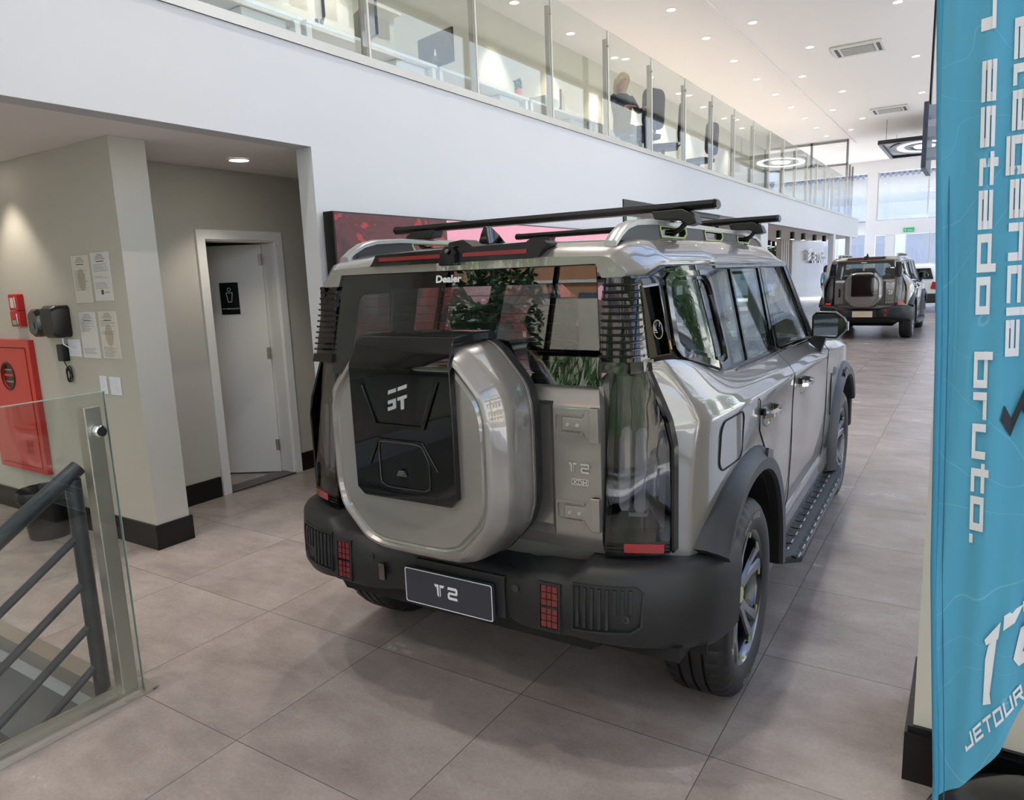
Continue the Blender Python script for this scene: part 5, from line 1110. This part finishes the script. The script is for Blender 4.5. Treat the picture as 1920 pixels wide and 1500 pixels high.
        mb = MB(); mb.slab([(.925, 1.28), (1.80, 1.258), (1.45, 1.672), (.95, 1.676)], [], sf, -.008, -.004); mb.build('window_glass', TINT, fd)
        mb = MB(); mb.slab([(1.50, 1.69), (1.52, 1.69), (1.95, 1.236), (1.89, 1.24)], [], sf, -.03, .004); mb.build('windscreen_pillar', GLOSSK, R)
        mb = MB(); mb.tube([(x, s_ * (side_w(x, z) + .006), z) for x, z in ((.07, 1.281), (.85, 1.266), (1.88, 1.240))], .007, 8); mb.build('belt_moulding', GLOSSK, R, smooth=60)
        mb = MB(); mb.tube([(x, s_ * (side_w(x, z) + .004), z) for x, z in ((-.60, 1.655), (-.505, 1.657), (-.43, 1.686), (.1, 1.688))], .004, 6); mb.build('upper_seal', GLOSSK, qp)
        mb = MB(); mb.slab([(.08, 1.678), (.86, 1.676), (.86, 1.70), (.08, 1.70)], [], sf, .002, .010); mb.slab([(.868, 1.676), (1.49, 1.674), (1.47, 1.70), (.868, 1.70)], [], sf, .002, .010); mb.build('door_top_rail', mat('satin_grey_trim', (128, 130, 134), .3, .6), R)
        # panel gaps
        bw = lambda z, x: interp(z, [.33, .55, .8, 1.04, 1.16, 1.205, 1.262], [.861, .901, .9125, .9125, .9205, .894, .8345]) + .0008
        for pts_ in ([(.07, 1.28), (.08, 1.21), (.12, 1.16), (.16, 1.03), (.26, .94)], [(.865, 1.262), (.862, 1.2), (.862, 1.1), (.862, .45)], [(1.93, 1.23), (1.98, 1.15), (2.0, .95), (1.99, .5)]):
            P = []
            for (a, c), (a2, c2) in zip(pts_, pts_[1:]):
                for k in range(6): t = k / 6; P.append((lerp(a, a2, t), lerp(c, c2, t)))
            P.append(pts_[-1]); mb = MB(); mb.tube([(a, s_ * bw(c, a), c) for a, c in P], .0022, 5); mb.build('panel_gap', mat('gap_shadow_black', (20, 20, 20), .8), R)
        if s_ < 0:
            f_o = rrect(-.36, -.10, .985, 1.165, .045, 5); f_i = rrect(-.355, -.105, .99, 1.16, .042, 5)
            mb = MB(); mb.slab(f_o, [f_i], lambda u, v, d: Vector((u, -(interp(u, [-.4, -.2, 0], [.891, .906, .911]) + (max(0, v - 1.05) / .13) * .008 + d), v)), -.004, .0015); mb.build('fuel_flap_outline', mat('gap_shadow_black', (20, 20, 20), .8), R)
        for xh, z in ((.30, 1.085), (1.12, 1.09)):
            mb = MB(); mb.lathe([(.001, -.004), (.05, -.004), (.062, .002), (.066, .0), (.066, -.006)], (0, 0, 0), axis='y', n=24, cap=False); mb.v = [Vector((xh + p.x * 1.3, s_ * (.914 + p.y), z - .012 + p.z * .8)) for p in mb.v]; hd = mb.build('door_handle', DCHR, R, smooth=50)
            mb = MB(); mb.loft([[(xh - .11 + q * .055, s_ * (.915 + o_), z + e_) for o_, e_ in ((yy, -.013), (yy + .016, -.010), (yy + .016, .008), (yy, .014))] for q, yy in ((0, .0), (.4, .025), (2, .034), (3.6, .025), (4, .0))]); mb.build('grip', CHROME if False else mat('polished_handle', (190, 188, 184), .12, .9), hd, smooth=40)
            mb = MB(); mb.box((xh - .12, s_ * .924, z + .022), (.05, .03, .03)); mb.build('lock_cap', GLOSSK, hd, bevel=.008)
        # side step
        mb = MB(); ss = [(.80, .30), (.86, .335), (.93, .325), (.995, .30), (1.0, .285), (.99, .262), (.84, .255)]
        mb.loft([[(.66, s_ * min(a, .93), z + .02) for a, z in ss]] + [[(x, s_ * a, z) for a, z in ss] for x in (.76, 2.20)] + [[(2.26, s_ * a, z + .02) for a, z in ss], [(2.33, s_ * (a - .02), z + .05) for a, z in ss]]); st = mb.build('side_step', mat('step_black', (30, 31, 34), .4), R, bevel=.004, smooth=35)
        for k in range(13):
            x = .70 + k * .115
            for a, c in ((.885, .925), (.94, .98)):
                mb = MB(); za = interp((a + c) / 2, [.86, .93, .995], [.335, .325, .30]); mb.loft([[(x + q, s_ * a, za + .004), (x + q, s_ * c, za - .008 * (c > .93) + .002), (x + q, s_ * c, za - .012), (x + q, s_ * a, za - .01)] for q in (0, .085)]); mb.build('step_pad', RUB, st)
            for ya, za_, la in ((.932, .328, .05), (.986, .308, .06)):
                mb = MB(); mb.box((x + .04, s_ * ya, za_), (la, .006, .004)); mb.build('bright_dash', mat('step_dash_silver', (190, 190, 192), .35, .4), st)
        mb = MB(); mb.loft([[(x, s_ * .80, .20), (x, s_ * .86, .22), (x, s_ * .905, .40), (x, s_ * .90, .50), (x, s_ * .80, .50)] for x in (.56, 2.24)]); mb.build('sill_panel', PAINT, R, smooth=40)
        mb = MB(); mb.slab([(2.17, .72), (2.19, .72), (2.20, .98), (2.18, .99)], [], lambda u, v, d: (u, s_ * (.912 + d), v), 0, .006); mb.build('fender_vent', GLOSSK, R)
        # mirror
        mo = [(.862, 1.262), (.862, 1.385), (.885, 1.408), (.985, 1.404), (1.03, 1.37), (1.048, 1.335), (1.04, 1.30), (.995, 1.255)]
        mb = MB(); cm = (.95, 1.33)
        mb.loft([[(1.70, s_ * a, z) for a, z in mo], [(1.73, s_ * (cm[0] + (a - cm[0]) * 1.04), cm[1] + (z - cm[1]) * 1.04) for a, z in mo], [(1.80, s_ * (cm[0] + (a - cm[0]) * .98), cm[1] + (z - cm[1]) * .95) for a, z in mo], [(1.85, s_ * (cm[0] + (a - cm[0]) * .6), cm[1] + (z - cm[1]) * .6) for a, z in mo]]); mr = mb.build('wing_mirror', GLOSSK, R, bevel=.006, smooth=40)
        mb = MB(); mb.loft([[(1.695, s_ * (cm[0] + (a - cm[0]) * .86), cm[1] + (z - cm[1]) * .84) for a, z in mo], [(1.699, s_ * (cm[0] + (a - cm[0]) * .86), cm[1] + (z - cm[1]) * .84) for a, z in mo]])
        mb.v = [Vector((p.x + (abs(p.y) - .95) * .10, p.y, p.z)) for p in mb.v]; mb.build('mirror_glass', MIRM, mr)
        mb = MB(); mb.loft([[(1.70, s_ * .83, 1.25), (1.84, s_ * .83, 1.25), (1.80, s_ * .905, 1.16), (1.76, s_ * .905, 1.17)], [(1.70, s_ * .90, 1.275), (1.80, s_ * .90, 1.275), (1.80, s_ * .94, 1.27), (1.72, s_ * .94, 1.27)]]); mb.build('mirror_arm', BLKP, mr)
        mb = MB(); mb.box((1.73, s_ * 1.05, 1.325), (.03, .008, .05)); mb.build('mirror_indicator', CHROME, mr, bevel=.003)
    for s_ in (-1, 1):
        flare(R, 0, s_, False); flare(R, 2.8, s_, True)
        wheel(R, 0, s_, True); wheel(R, 2.8, s_, True)
    # bumper
    n = len(BP)
    full = [(x, -w_) for x, w_ in reversed(BP)] + [(x, w_) for x, w_ in BP[1:]]
    nor = [bump_at(w_)[1] for x, w_ in reversed(BP)] + [bump_at(w_)[1] for x, w_ in BP[1:]]
    rings = []
    for (x, y), nn in zip(full, nor):
        w_ = abs(y); sg = 1 if y >= 0 else -1; zt = interp(w_, [0, .33, .345, .53, .80, .95], [.678, .678, .70, .70, .752, .735]); zt = interp(w_, [0, .30, .36, .52, .56, .85, .95], [.672, .672, .695, .70, .738, .742, .728]); zb = interp(w_, [0, .5, .80, .90, .95], [.485, .495, .47, .44, .385])
        rec = -.035 if w_ < .29 else (lerp(-.035, .012, (w_ - .29) / .04) if w_ < .33 else (.012 if w_ < .50 else interp(w_, [.50, .53], [.012, 0])))
        def P_(d, z): d2 = d + rec; return (x + nn[0] * d2 + (z - .62) * .06, sg * (w_ + nn[1] * d2), z)
        rings.append([P_(-.16, zt + .004), P_(-.05, zt + .004), P_(-.018, zt), P_(0, zt - .025), P_(.004, .62), P_(-.002, zb + .04), P_(-.025, zb), P_(-.16, zb)])
    mb = MB(); mb.loft(rings); bm_ = mb.build('rear_bumper', MATTK, R, smooth=48)
    for s_ in (-1, 1):
        bf2 = lambda u, v, d: on_bump(s_, u, v, d)
        mb = MB(); mb.slab([(.418, .515), (.50, .515), (.50, .68), (.418, .68)], [[(.426, .524), (.492, .524), (.492, .672), (.426, .672)]], bf2, .008, .02); mb.build('lamp_bezel', MATTK, bm_)
        for z0, z1 in ((.527, .594), (.601, .669)):
            mb = MB(); mb.slab([(.43, z0), (.488, z0), (.488, z1), (.43, z1)], [], bf2, .010, .0175); fl_ = mb.build('fog_lamp', mat('dark_red_fog_lens', (112, 26, 30), .2, coat=.6), bm_)
        mb = MB()
        for a, c, z0, z1 in [(.449, .451, .526, .67), (.467, .469, .526, .67)]: mb.slab([(a, z0), (c, z0), (c, z1), (a, z1)], [], bf2, .0175, .0195)
        for z in (.548, .571, .622, .646): mb.slab([(.428, z), (.49, z), (.49, z + .002), (.428, z + .002)], [], bf2, .0175, .0195)
        mb.slab([(.428, .593), (.49, .593), (.49, .602), (.428, .602)], [], bf2, .0175, .0205); mb.build('lamp_grid', GLOSSK, bm_)
        gro = [(.535, .53), (.72, .535), (.752, .56), (.757, .67), (.735, .692), (.535, .692)]; gri = [(.541, .537), (.718, .542), (.745, .563), (.75, .668), (.731, .686), (.541, .686)]
        mb = MB(); mb.slab(gro, [gri], bf2, .0, .009, step=.03); mb.build('grille_outline', MATTK, bm_, smooth=30)
        for k in range(8):
            u = .548 + k * .0235; z0 = .545 if k < 5 else .60; mb = MB(); mb.slab([(u, z0), (u + .012, z0), (u + .012, .680), (u, .680)], [], bf2, .0, .011); mb.build('grille_rib', MATTK, bm_, bevel=.003)
        for u, z in ((.325, .632), (.705, .585)):
            mb = MB(); c = on_bump(s_, u, z, .006 if u > .5 else .012); mb.lathe([(.001, -.004), (.009, -.004), (.0095, .0), (.0125, .0), (.013, -.006)], (0, 0, 0), axis='x', n=18, cap=False); mb.v = [Vector((c.x - p.x, c.y + p.y, c.z + p.z)) for p in mb.v]; mb.build('parking_sensor', mat('sensor_grey', (62, 62, 64), .35), bm_)
    mb = MB(); mb.slab([(.262, .545), (.29, .545), (.29, .61), (.262, .61)], [], lambda u, v, d: Vector((-.78 - d, u, v)), 0, .012); mb.build('tow_point_cover', DCHR, bm_)
    mb = MB(); mb.loft([[(-.70, y, z) for y, z in ((-.62, .50), (.62, .50), (.56, .42), (-.56, .42))], [(-.50, y, z) for y, z in ((-.62, .46), (.62, .46), (.56, .36), (-.56, .36))]]); mb.build('lower_valance', DARKIN, R)
    mb = MB(); mb.box((-.48, -.70, .445), (.34, .30, .05)); mb.tube([(-.1, -.3, .40), (2.6, -.3, .3)], .04, 8); mb.tube([(0, -.68, .39), (0, .68, .39)], .05, 8); mb.box((1.3, 0, .30), (2.2, 1.0, .12)); mb.build('underbody', DARKIN, R)
    # number plate
    mb = MB(); mb.bb(-.775, -.758, -.27, .12, .50, .655); pb = mb.build('plate_bracket', MATTK, bm_, bevel=.003)
    pw_ = (-.235, .155)
    if plate == 'T2':
        pf = lambda u, v, d: Vector((-.795 - d, -u, v))
        mb = MB(); mb.slab(rrect(-.155, .235, .488, .626, .008), [], pf, -.01, .004); pt = mb.build('number_plate', PLATEM, R)
        mb = MB(); mb.slab(rrect(-.153, .233, .490, .624, .008), [rrect(-.150, .230, .493, .621, .007)], pf, .004, .0046); put_T2(mb, lambda u, v: Vector((-.7998, -.012 - u + .03, .535 + v)), .048, 1.35); mb.build('plate_marking', WHT, pt)
    else:
        mb = MB(); mb.bb(-.80, -.79, -.20, .20, .50, .63); pt = mb.build('number_plate', mat('cream_plate', (220, 200, 176), .4, var=.1, vscale=12), R)
    # glazing at the front, windscreen, seats, front end
    mb = MB(); mb.slab([(-.66, 0), (.66, 0), (.74, 1), (-.74, 1)], [], lambda u, v, d: Vector((lerp(1.56, 2.02, v) + d, u, lerp(1.675, 1.232, v))), 0, .005); mb.build('windscreen', TINT, R)
    for x, y, w_ in ((1.05, -.38, .46), (1.05, .38, .46), (.18, -.42, .42), (.18, .42, .42), (.18, 0, .34)):
        mb = MB(); mb.loft([[(x + q, y + a * w_ / .46, z) for q, a, z in ((-.02, -.2, 1.22), (.10, -.2, 1.22), (.10, .2, 1.22), (-.02, .2, 1.22))], [(x + q, y + a * w_ / .46, z) for q, a, z in ((-.08, -.18, 1.38), (.02, -.18, 1.38), (.02, .18, 1.38), (-.08, .18, 1.38))]]); se = mb.build('seat_back', SEATM, R, bevel=.03, smooth=50)
        mb = MB(); mb.loft([[(x + q - .06, y + a, 1.40) for q, a in ((-.03, -.1), (.05, -.1), (.05, .1), (-.03, .1))], [(x + q - .06, y + a, 1.47) for q, a in ((-.045, -.12), (.05, -.12), (.05, .12), (-.045, .12))], [(x + q - .05, y + a, 1.545) for q, a in ((-.03, -.1), (.04, -.1), (.04, .1), (-.03, .1))]]); mb.build('headrest', SEATM, se, bevel=.02, smooth=50)
    mb = MB(); mb.loft([[(1.55, y, z) for y, z in ((-.70, 1.22), (.70, 1.22), (.70, 1.255), (-.70, 1.255))], [(1.98, y, z) for y, z in ((-.70, 1.22), (.70, 1.22), (.70, 1.235), (-.70, 1.235))]]); mb.build('dashboard', SEATM, R)
    mb = MB(); mb.slab([(-.55, 0), (.55, 0), (.58, 1), (-.58, 1)], [], lambda u, v, d: Vector((3.60 + d, u, lerp(.72, 1.02, v))), 0, .03); fg = mb.build('front_grille', GLOSSK, R, bevel=.01)
    for s_ in (-1, 1):
        mb = MB(); mb.slab(rrect(.60, .76, .84, 1.0, .03), [], lambda u, v, d: Vector((3.585 + d, s_ * u, v)), 0, .025); mb.build('headlamp', CLEARL, R, bevel=.005)
    mb = MB(); mb.loft([[(x, y, z) for y, z in ((-w_, .42), (w_, .42), (w_, .70), (-w_, .70))] for x, w_ in ((3.30, .93), (3.55, .90), (3.68, .80), (3.72, .60))]); mb.build('front_bumper', MATTK, R, bevel=.02, smooth=40)
    return R
build_car((-1.5998, 2.7003, 0), -.0249, 'large grey off-road car with roof bars and black-panelled spare wheel cover, nearest the camera')
build_car((-2.03, 18.15, 0), .015, 'smaller-looking grey off-road car parked far down the hall, plain roof and blank cream plate', bars=False, plate='', PAINT=paint('gunmetal_car_paint', (120, 114, 112)), REDL=mat('glowing_red_reflector', (200, 40, 40), .3, emit=(255, 60, 50), es=.5))  # its tail lamp reflectors are given a mild red glow of their own
# ---------------------------------------------------------------- white car farther off and the street outside
WP = mat('white_car_paint', (225, 226, 228), .3, .0, coat=1.0)
def small_car(loc, heading, label, group=None):
    R = thing('parked_car', label, 'car', loc, math.pi / 2 - heading, group, local=True)
    st = [(-.85, .70, .45, .95, .98, .62, 1.0), (-.78, .84, .30, .98, 1.12, .70, 1.36), (-.4, .88, .26, 1.0, 1.14, .66, 1.53), (.4, .9, .24, 1.0, 1.14, .66, 1.60), (1.2, .9, .24, 1.0, 1.12, .65, 1.58), (1.75, .9, .24, .98, 1.08, .64, 1.36), (2.25, .89, .25, .95, 1.03, .62, 1.06), (3.1, .85, .28, .86, .93, .58, .97), (3.4, .72, .34, .74, .80, .50, .84)]
    rings = []
    for x, w_, zb, zs, zc, wt, zt in st:
        h = [(w_ - .08, zb), (w_, zb + .15), (w_, zs), (w_ - .06, zc), (wt, zt - .03), (wt - .12, zt)]
        rings.append([(x, -a, z) for a, z in h] + [(x, a, z) for a, z in reversed(h)])
    mb = MB(); mb.loft(rings); bo = mb.build('body', WP, R, smooth=60, subd=1)
    for s_ in (-1, 1):
        mb = MB(); mb.slab([(-.55, 1.14), (2.0, 1.10), (1.55, 1.50), (-.35, 1.50)], [], lambda u, v, d: (u, s_ * (interp(v, [1.1, 1.55], [.845, .665]) + d), v), -.01, .012, step=.2); mb.build('side_window', GLOSSK, R)
        mb = MB(); mb.slab([(.55, .78), (.78, .72), (.78, .95), (.60, 1.0)], [], lambda u, v, d: (-.84 - d, s_ * u, v), -.06, .02); mb.build('tail_lamp', mat('red_tail_lamp', (176, 30, 34), .25, coat=.5), R)
        mb = MB(); mb.loft([[(1.5, s_ * .86, 1.08), (1.6, s_ * .86, 1.08), (1.6, s_ * .86, 1.2), (1.5, s_ * .86, 1.2)], [(1.52, s_ * 1.04, 1.08), (1.62, s_ * 1.04, 1.08), (1.62, s_ * 1.04, 1.22), (1.52, s_ * 1.04, 1.22)]]); mb.build('wing_mirror', GLOSSK, R, bevel=.01)
        for x in (0, 2.65):
            mb = MB(); mb.lathe([(.2, -.11), (.30, -.115), (.335, -.09), (.34, 0), (.335, .09), (.30, .115), (.2, .11)], (x, s_ * .80, .34), axis='y', n=32, cap=False); wh = mb.build('wheel', RUB, R, smooth=40)
            mb = MB(); mb.lathe([(.001, .09), (.06, .095), (.2, .085), (.215, .11), (.22, -.1)], (0, 0, 0), axis='y', n=30, cap=False); mb.v = [Vector((x + p.x, s_ * (.80 + p.y), .34 + p.z)) for p in mb.v]; mb.build('rim', RIM, wh, smooth=40)
            mb = MB(); mb.lathe([(.31, -.0), (.42, .0), (.42, .02), (.31, .02)], (0, 0, 0), axis='y', n=30, cap=False); mb.v = [Vector((x + p.x, s_ * (.885 + p.y), .36 + p.z)) for p in mb.v if True]; mb.build('arch_trim', MATTK, R)
    mb = MB(); mb.slab([(-.62, 1.08), (.62, 1.08), (.52, 1.42), (-.52, 1.42)], [], lambda u, v, d: (interp(v, [1.0, 1.36, 1.45], [-.86, -.80, -.62]) - d, u, v), -.02, .01, step=.1); mb.build('rear_window', GLOSSK, R)
    mb = MB(); mb.bb(-.90, -.80, -.80, .80, .32, .62); mb.build('bumper', MATTK, R, bevel=.03)
    return R
small_car((-1.75, 27.5, 0), 0.0, 'white car with red tail lamp half hidden beyond the far grey car')
small_car((-6.5, -11.5, -.3), 1.5, 'white car parked on the street behind the camera, seen only in reflections')
# street, pavement
mb = MB(); mb.bb(-80, 80, -80, 90, -.6, -.30); struct(mb.build('ground', mat('asphalt', (112, 110, 108), .8, var=.15, vscale=2)))
mb = MB(); mb.bb(.3, 9, 2.5, 60, -.3, -.03); mb.bb(3.25, 9, -10, 2.5, -.3, -.03); mb.bb(-30, 3.25, -10, -6.3, -.3, -.03); mb.bb(-30, .3, 37, 41, -.3, -.03); struct(mb.build('ground_pavement', mat('pavement', (200, 199, 198), .8, var=.06)))
def tower(loc, sz, wallc, label, floors, bays, name='building', winc=(60, 70, 84), faces='xy', bal=False):
    x, y = loc; w_, d, h = sz; t = thing(name, label, 'building', (x, y, -.3))
    mb = MB(); mb.box((x, y, h / 2 - .3), (w_, d, h)); mb.build('walls', wallc, t)
    WM = mat('outside_window_%d' % winc[0], winc, .1, coat=.5); mb = MB(); sl = MB(); fh = h / floors
    for k in range(floors):
        z = -.3 + fh * (k + .35)
        for s_ in (-1, 1):
            for q in range(bays):
                u = -w_ / 2 + w_ * (q + .5) / bays; mb.bb(x + u - w_ / bays * .28, x + u + w_ / bays * .28, y + s_ * d / 2 - .03, y + s_ * d / 2 + .03, z, z + fh * .45)
            nb = max(2, int(bays * d / w_))
            for q in range(nb):
                v = -d / 2 + d * (q + .5) / nb; mb.bb(x + s_ * w_ / 2 - .03, x + s_ * w_ / 2 + .03, y + v - d / nb * .28, y + v + d / nb * .28, z, z + fh * .45)
        sl.box((x, y, -.3 + fh * (k + 1)), (w_ + (.8 if bal else .16), d + (.8 if bal else .16), .16))
    mb.build('windows', WM, t); sl.build('floor_bands', mat('pale_concrete', (214, 210, 202), .7), t)
    return t
BR = mat('orange_brick', (186, 128, 92), .8, var=.12, vscale=4); WB = mat('white_render', (228, 226, 220), .7, var=.04); CRM = mat('cream_render', (212, 200, 180), .7, var=.05); GB = mat('grey_render', (170, 176, 184), .7, var=.05); LBW = mat('pale_blue_white_wall', (244, 245, 250), .7, var=.03)
tower((-19, -34), (15, 10, 34), BR, 'orange brick tower behind the camera, mirrored in the rear window', 11, 6)
tower((-1, -40), (13, 10, 42), WB, 'white tower with many windows behind the camera, mirrored in the lamp', 14, 8, bal=True)
tower((14, -34), (12, 12, 26), CRM, 'cream block of flats behind the camera to the right', 8, 6, bal=True)
tower((-40, -30), (14, 14, 24), GB, 'grey block of flats behind the camera at far left', 6, 6)
for i, (x, y, w_, d, h, m_, lb_) in enumerate(((30, -6, 12, 16, 18, CRM, 'cream building across the street, nearest the corner'), (34, 14, 14, 16, 13, WB, 'low white building across the street beside the car doors'), (36, 34, 14, 18, 24, GB, 'grey building across the street mirrored in the car side'), (34, 56, 14, 18, 15, WB, 'white building across the street at the far end'))):
    tower((x, y), (w_, d, h), m_, lb_, max(3, int(h / 3)), 6, bal=i % 2 == 0)
# building across the street at the end of the hall
t = thing('building', 'pale building with balcony and saw-tooth awning seen through the end windows', 'building', (-3, 52, -.3))
mb = MB(); mb.bb(-20, 14, 52, 60, -.3, 16); mb.build('walls', LBW, t)
mb = MB(); mb.bb(-20, 14, 50.6, 52, 4.2, 4.5); mb.bb(-20, 14, 50.6, 50.7, 4.5, 5.2); mb.build('balcony', mat('lilac_grey_wall', (190, 196, 216), .6), t)
mb = MB()
for k in range(60): mb.bb(-12 + k * .3, -11.85 + k * .3, 50.5, 50.62, 6.75, 7.0)
mb.bb(-20, 14, 50.5, 52, 7.0, 7.12); mb.build('awning_teeth', mat('awning_grey', (120, 124, 140), .6), t)
mb = MB()
for k in range(7): mb.bb(-14 + k * 3.4, -11.8 + k * 3.4, 51.9, 51.99, .8, 3.4); mb.bb(-14 + k * 3.4, -11.8 + k * 3.4, 51.9, 51.99, 8.2, 10)
mb.build('windows', mat('pale_shutter', (176, 182, 200), .5), t)
ex = thing('exit_sign', 'small green emergency exit sign over the far entrance', 'sign', (-2.5, 35.86, 3.0))
mb = MB(); mb.bb(-2.75, -2.35, 35.86, 35.89, 2.90, 3.08); mb.build('sign_panel', mat('exit_green', (40, 150, 90), .5, emit=(50, 180, 110), es=.6), ex)
mb = MB(); put_text(mb, 'SAÍDA', lambda u, v: (-2.60 + u, 35.855, 2.94 + v), .2, .09, .01); mb.slab([(-2.72, 2.99), (-2.66, 2.93), (-2.66, 3.05)], [], lambda u, v, d: (u, 35.86 - d, v), 0, .004); mb.build('sign_lettering', WHT, ex)
# trees and hedge
def tree(x, y, h, r, label, seed, m_=None):
    t = thing('street_tree', label, 'tree', (x, y, -.3))
    mb = MB(); mb.tube([(x, y, -.3), (x + .1, y, h * .3), (x - .1, y + .1, h * .6)], [.18, .14, .08], 8); mb.build('trunk', mat('bark', (96, 80, 62), .8), t, smooth=60)
    mb = MB(); leafy(mb, (x, y, h * .68), (r, r, h * .34), 2600, .22, seed); mb.build('crown', m_ or LEAF2, t, recalc=False)
for i, (x, y, h, r) in enumerate(((-14.4, -18.6, 10, 2.0), (-3.0, -18.9, 8, 2.0), (4, -18.4, 8, 2.2), (14, 24, 8, 2.6), (13, 38, 9, 2.8))):
    tree(x, y, h, r, 'street tree outside the glass, %s going round from behind the camera' % ORD[i], 20 + i, LEAF if i % 2 else LEAF2)
hd = thing('hedge', 'long green hedge of hanging leaves outside behind the camera', 'hedge', (-3, -15.5, -.05)); 
mb = MB(); rnd = random.Random(9)
for _ in range(12000):
    p = Vector((rnd.uniform(-24, 7), rnd.uniform(-16.0, -15.2), rnd.uniform(.9, 5.2))); a = Vector((rnd.gauss(0, .3), rnd.gauss(0, .3), 1)).normalized() * rnd.uniform(.16, .36); b_ = a.cross(Vector((rnd.gauss(0, 1), rnd.gauss(0, 1), 0))).normalized() * .04
    mb.add([p - a, p + b_, p + a, p - b_], [(0, 1, 2, 3)])
mb.build('foliage', LEAF, hd, recalc=False)
wl = MB(); wl.bb(-36, 12, -22, -21.7, -.3, 8.9); wo_ = wl.build('boundary_wall', CRM); tag(wo_, 'long cream boundary wall across the street behind the camera', 'wall', kind='structure')

for _m in bpy.data.materials:
    _m.cycles.emission_sampling = 'NONE'   # the lamps' own spot lights carry their light; the glowing faces are only seen
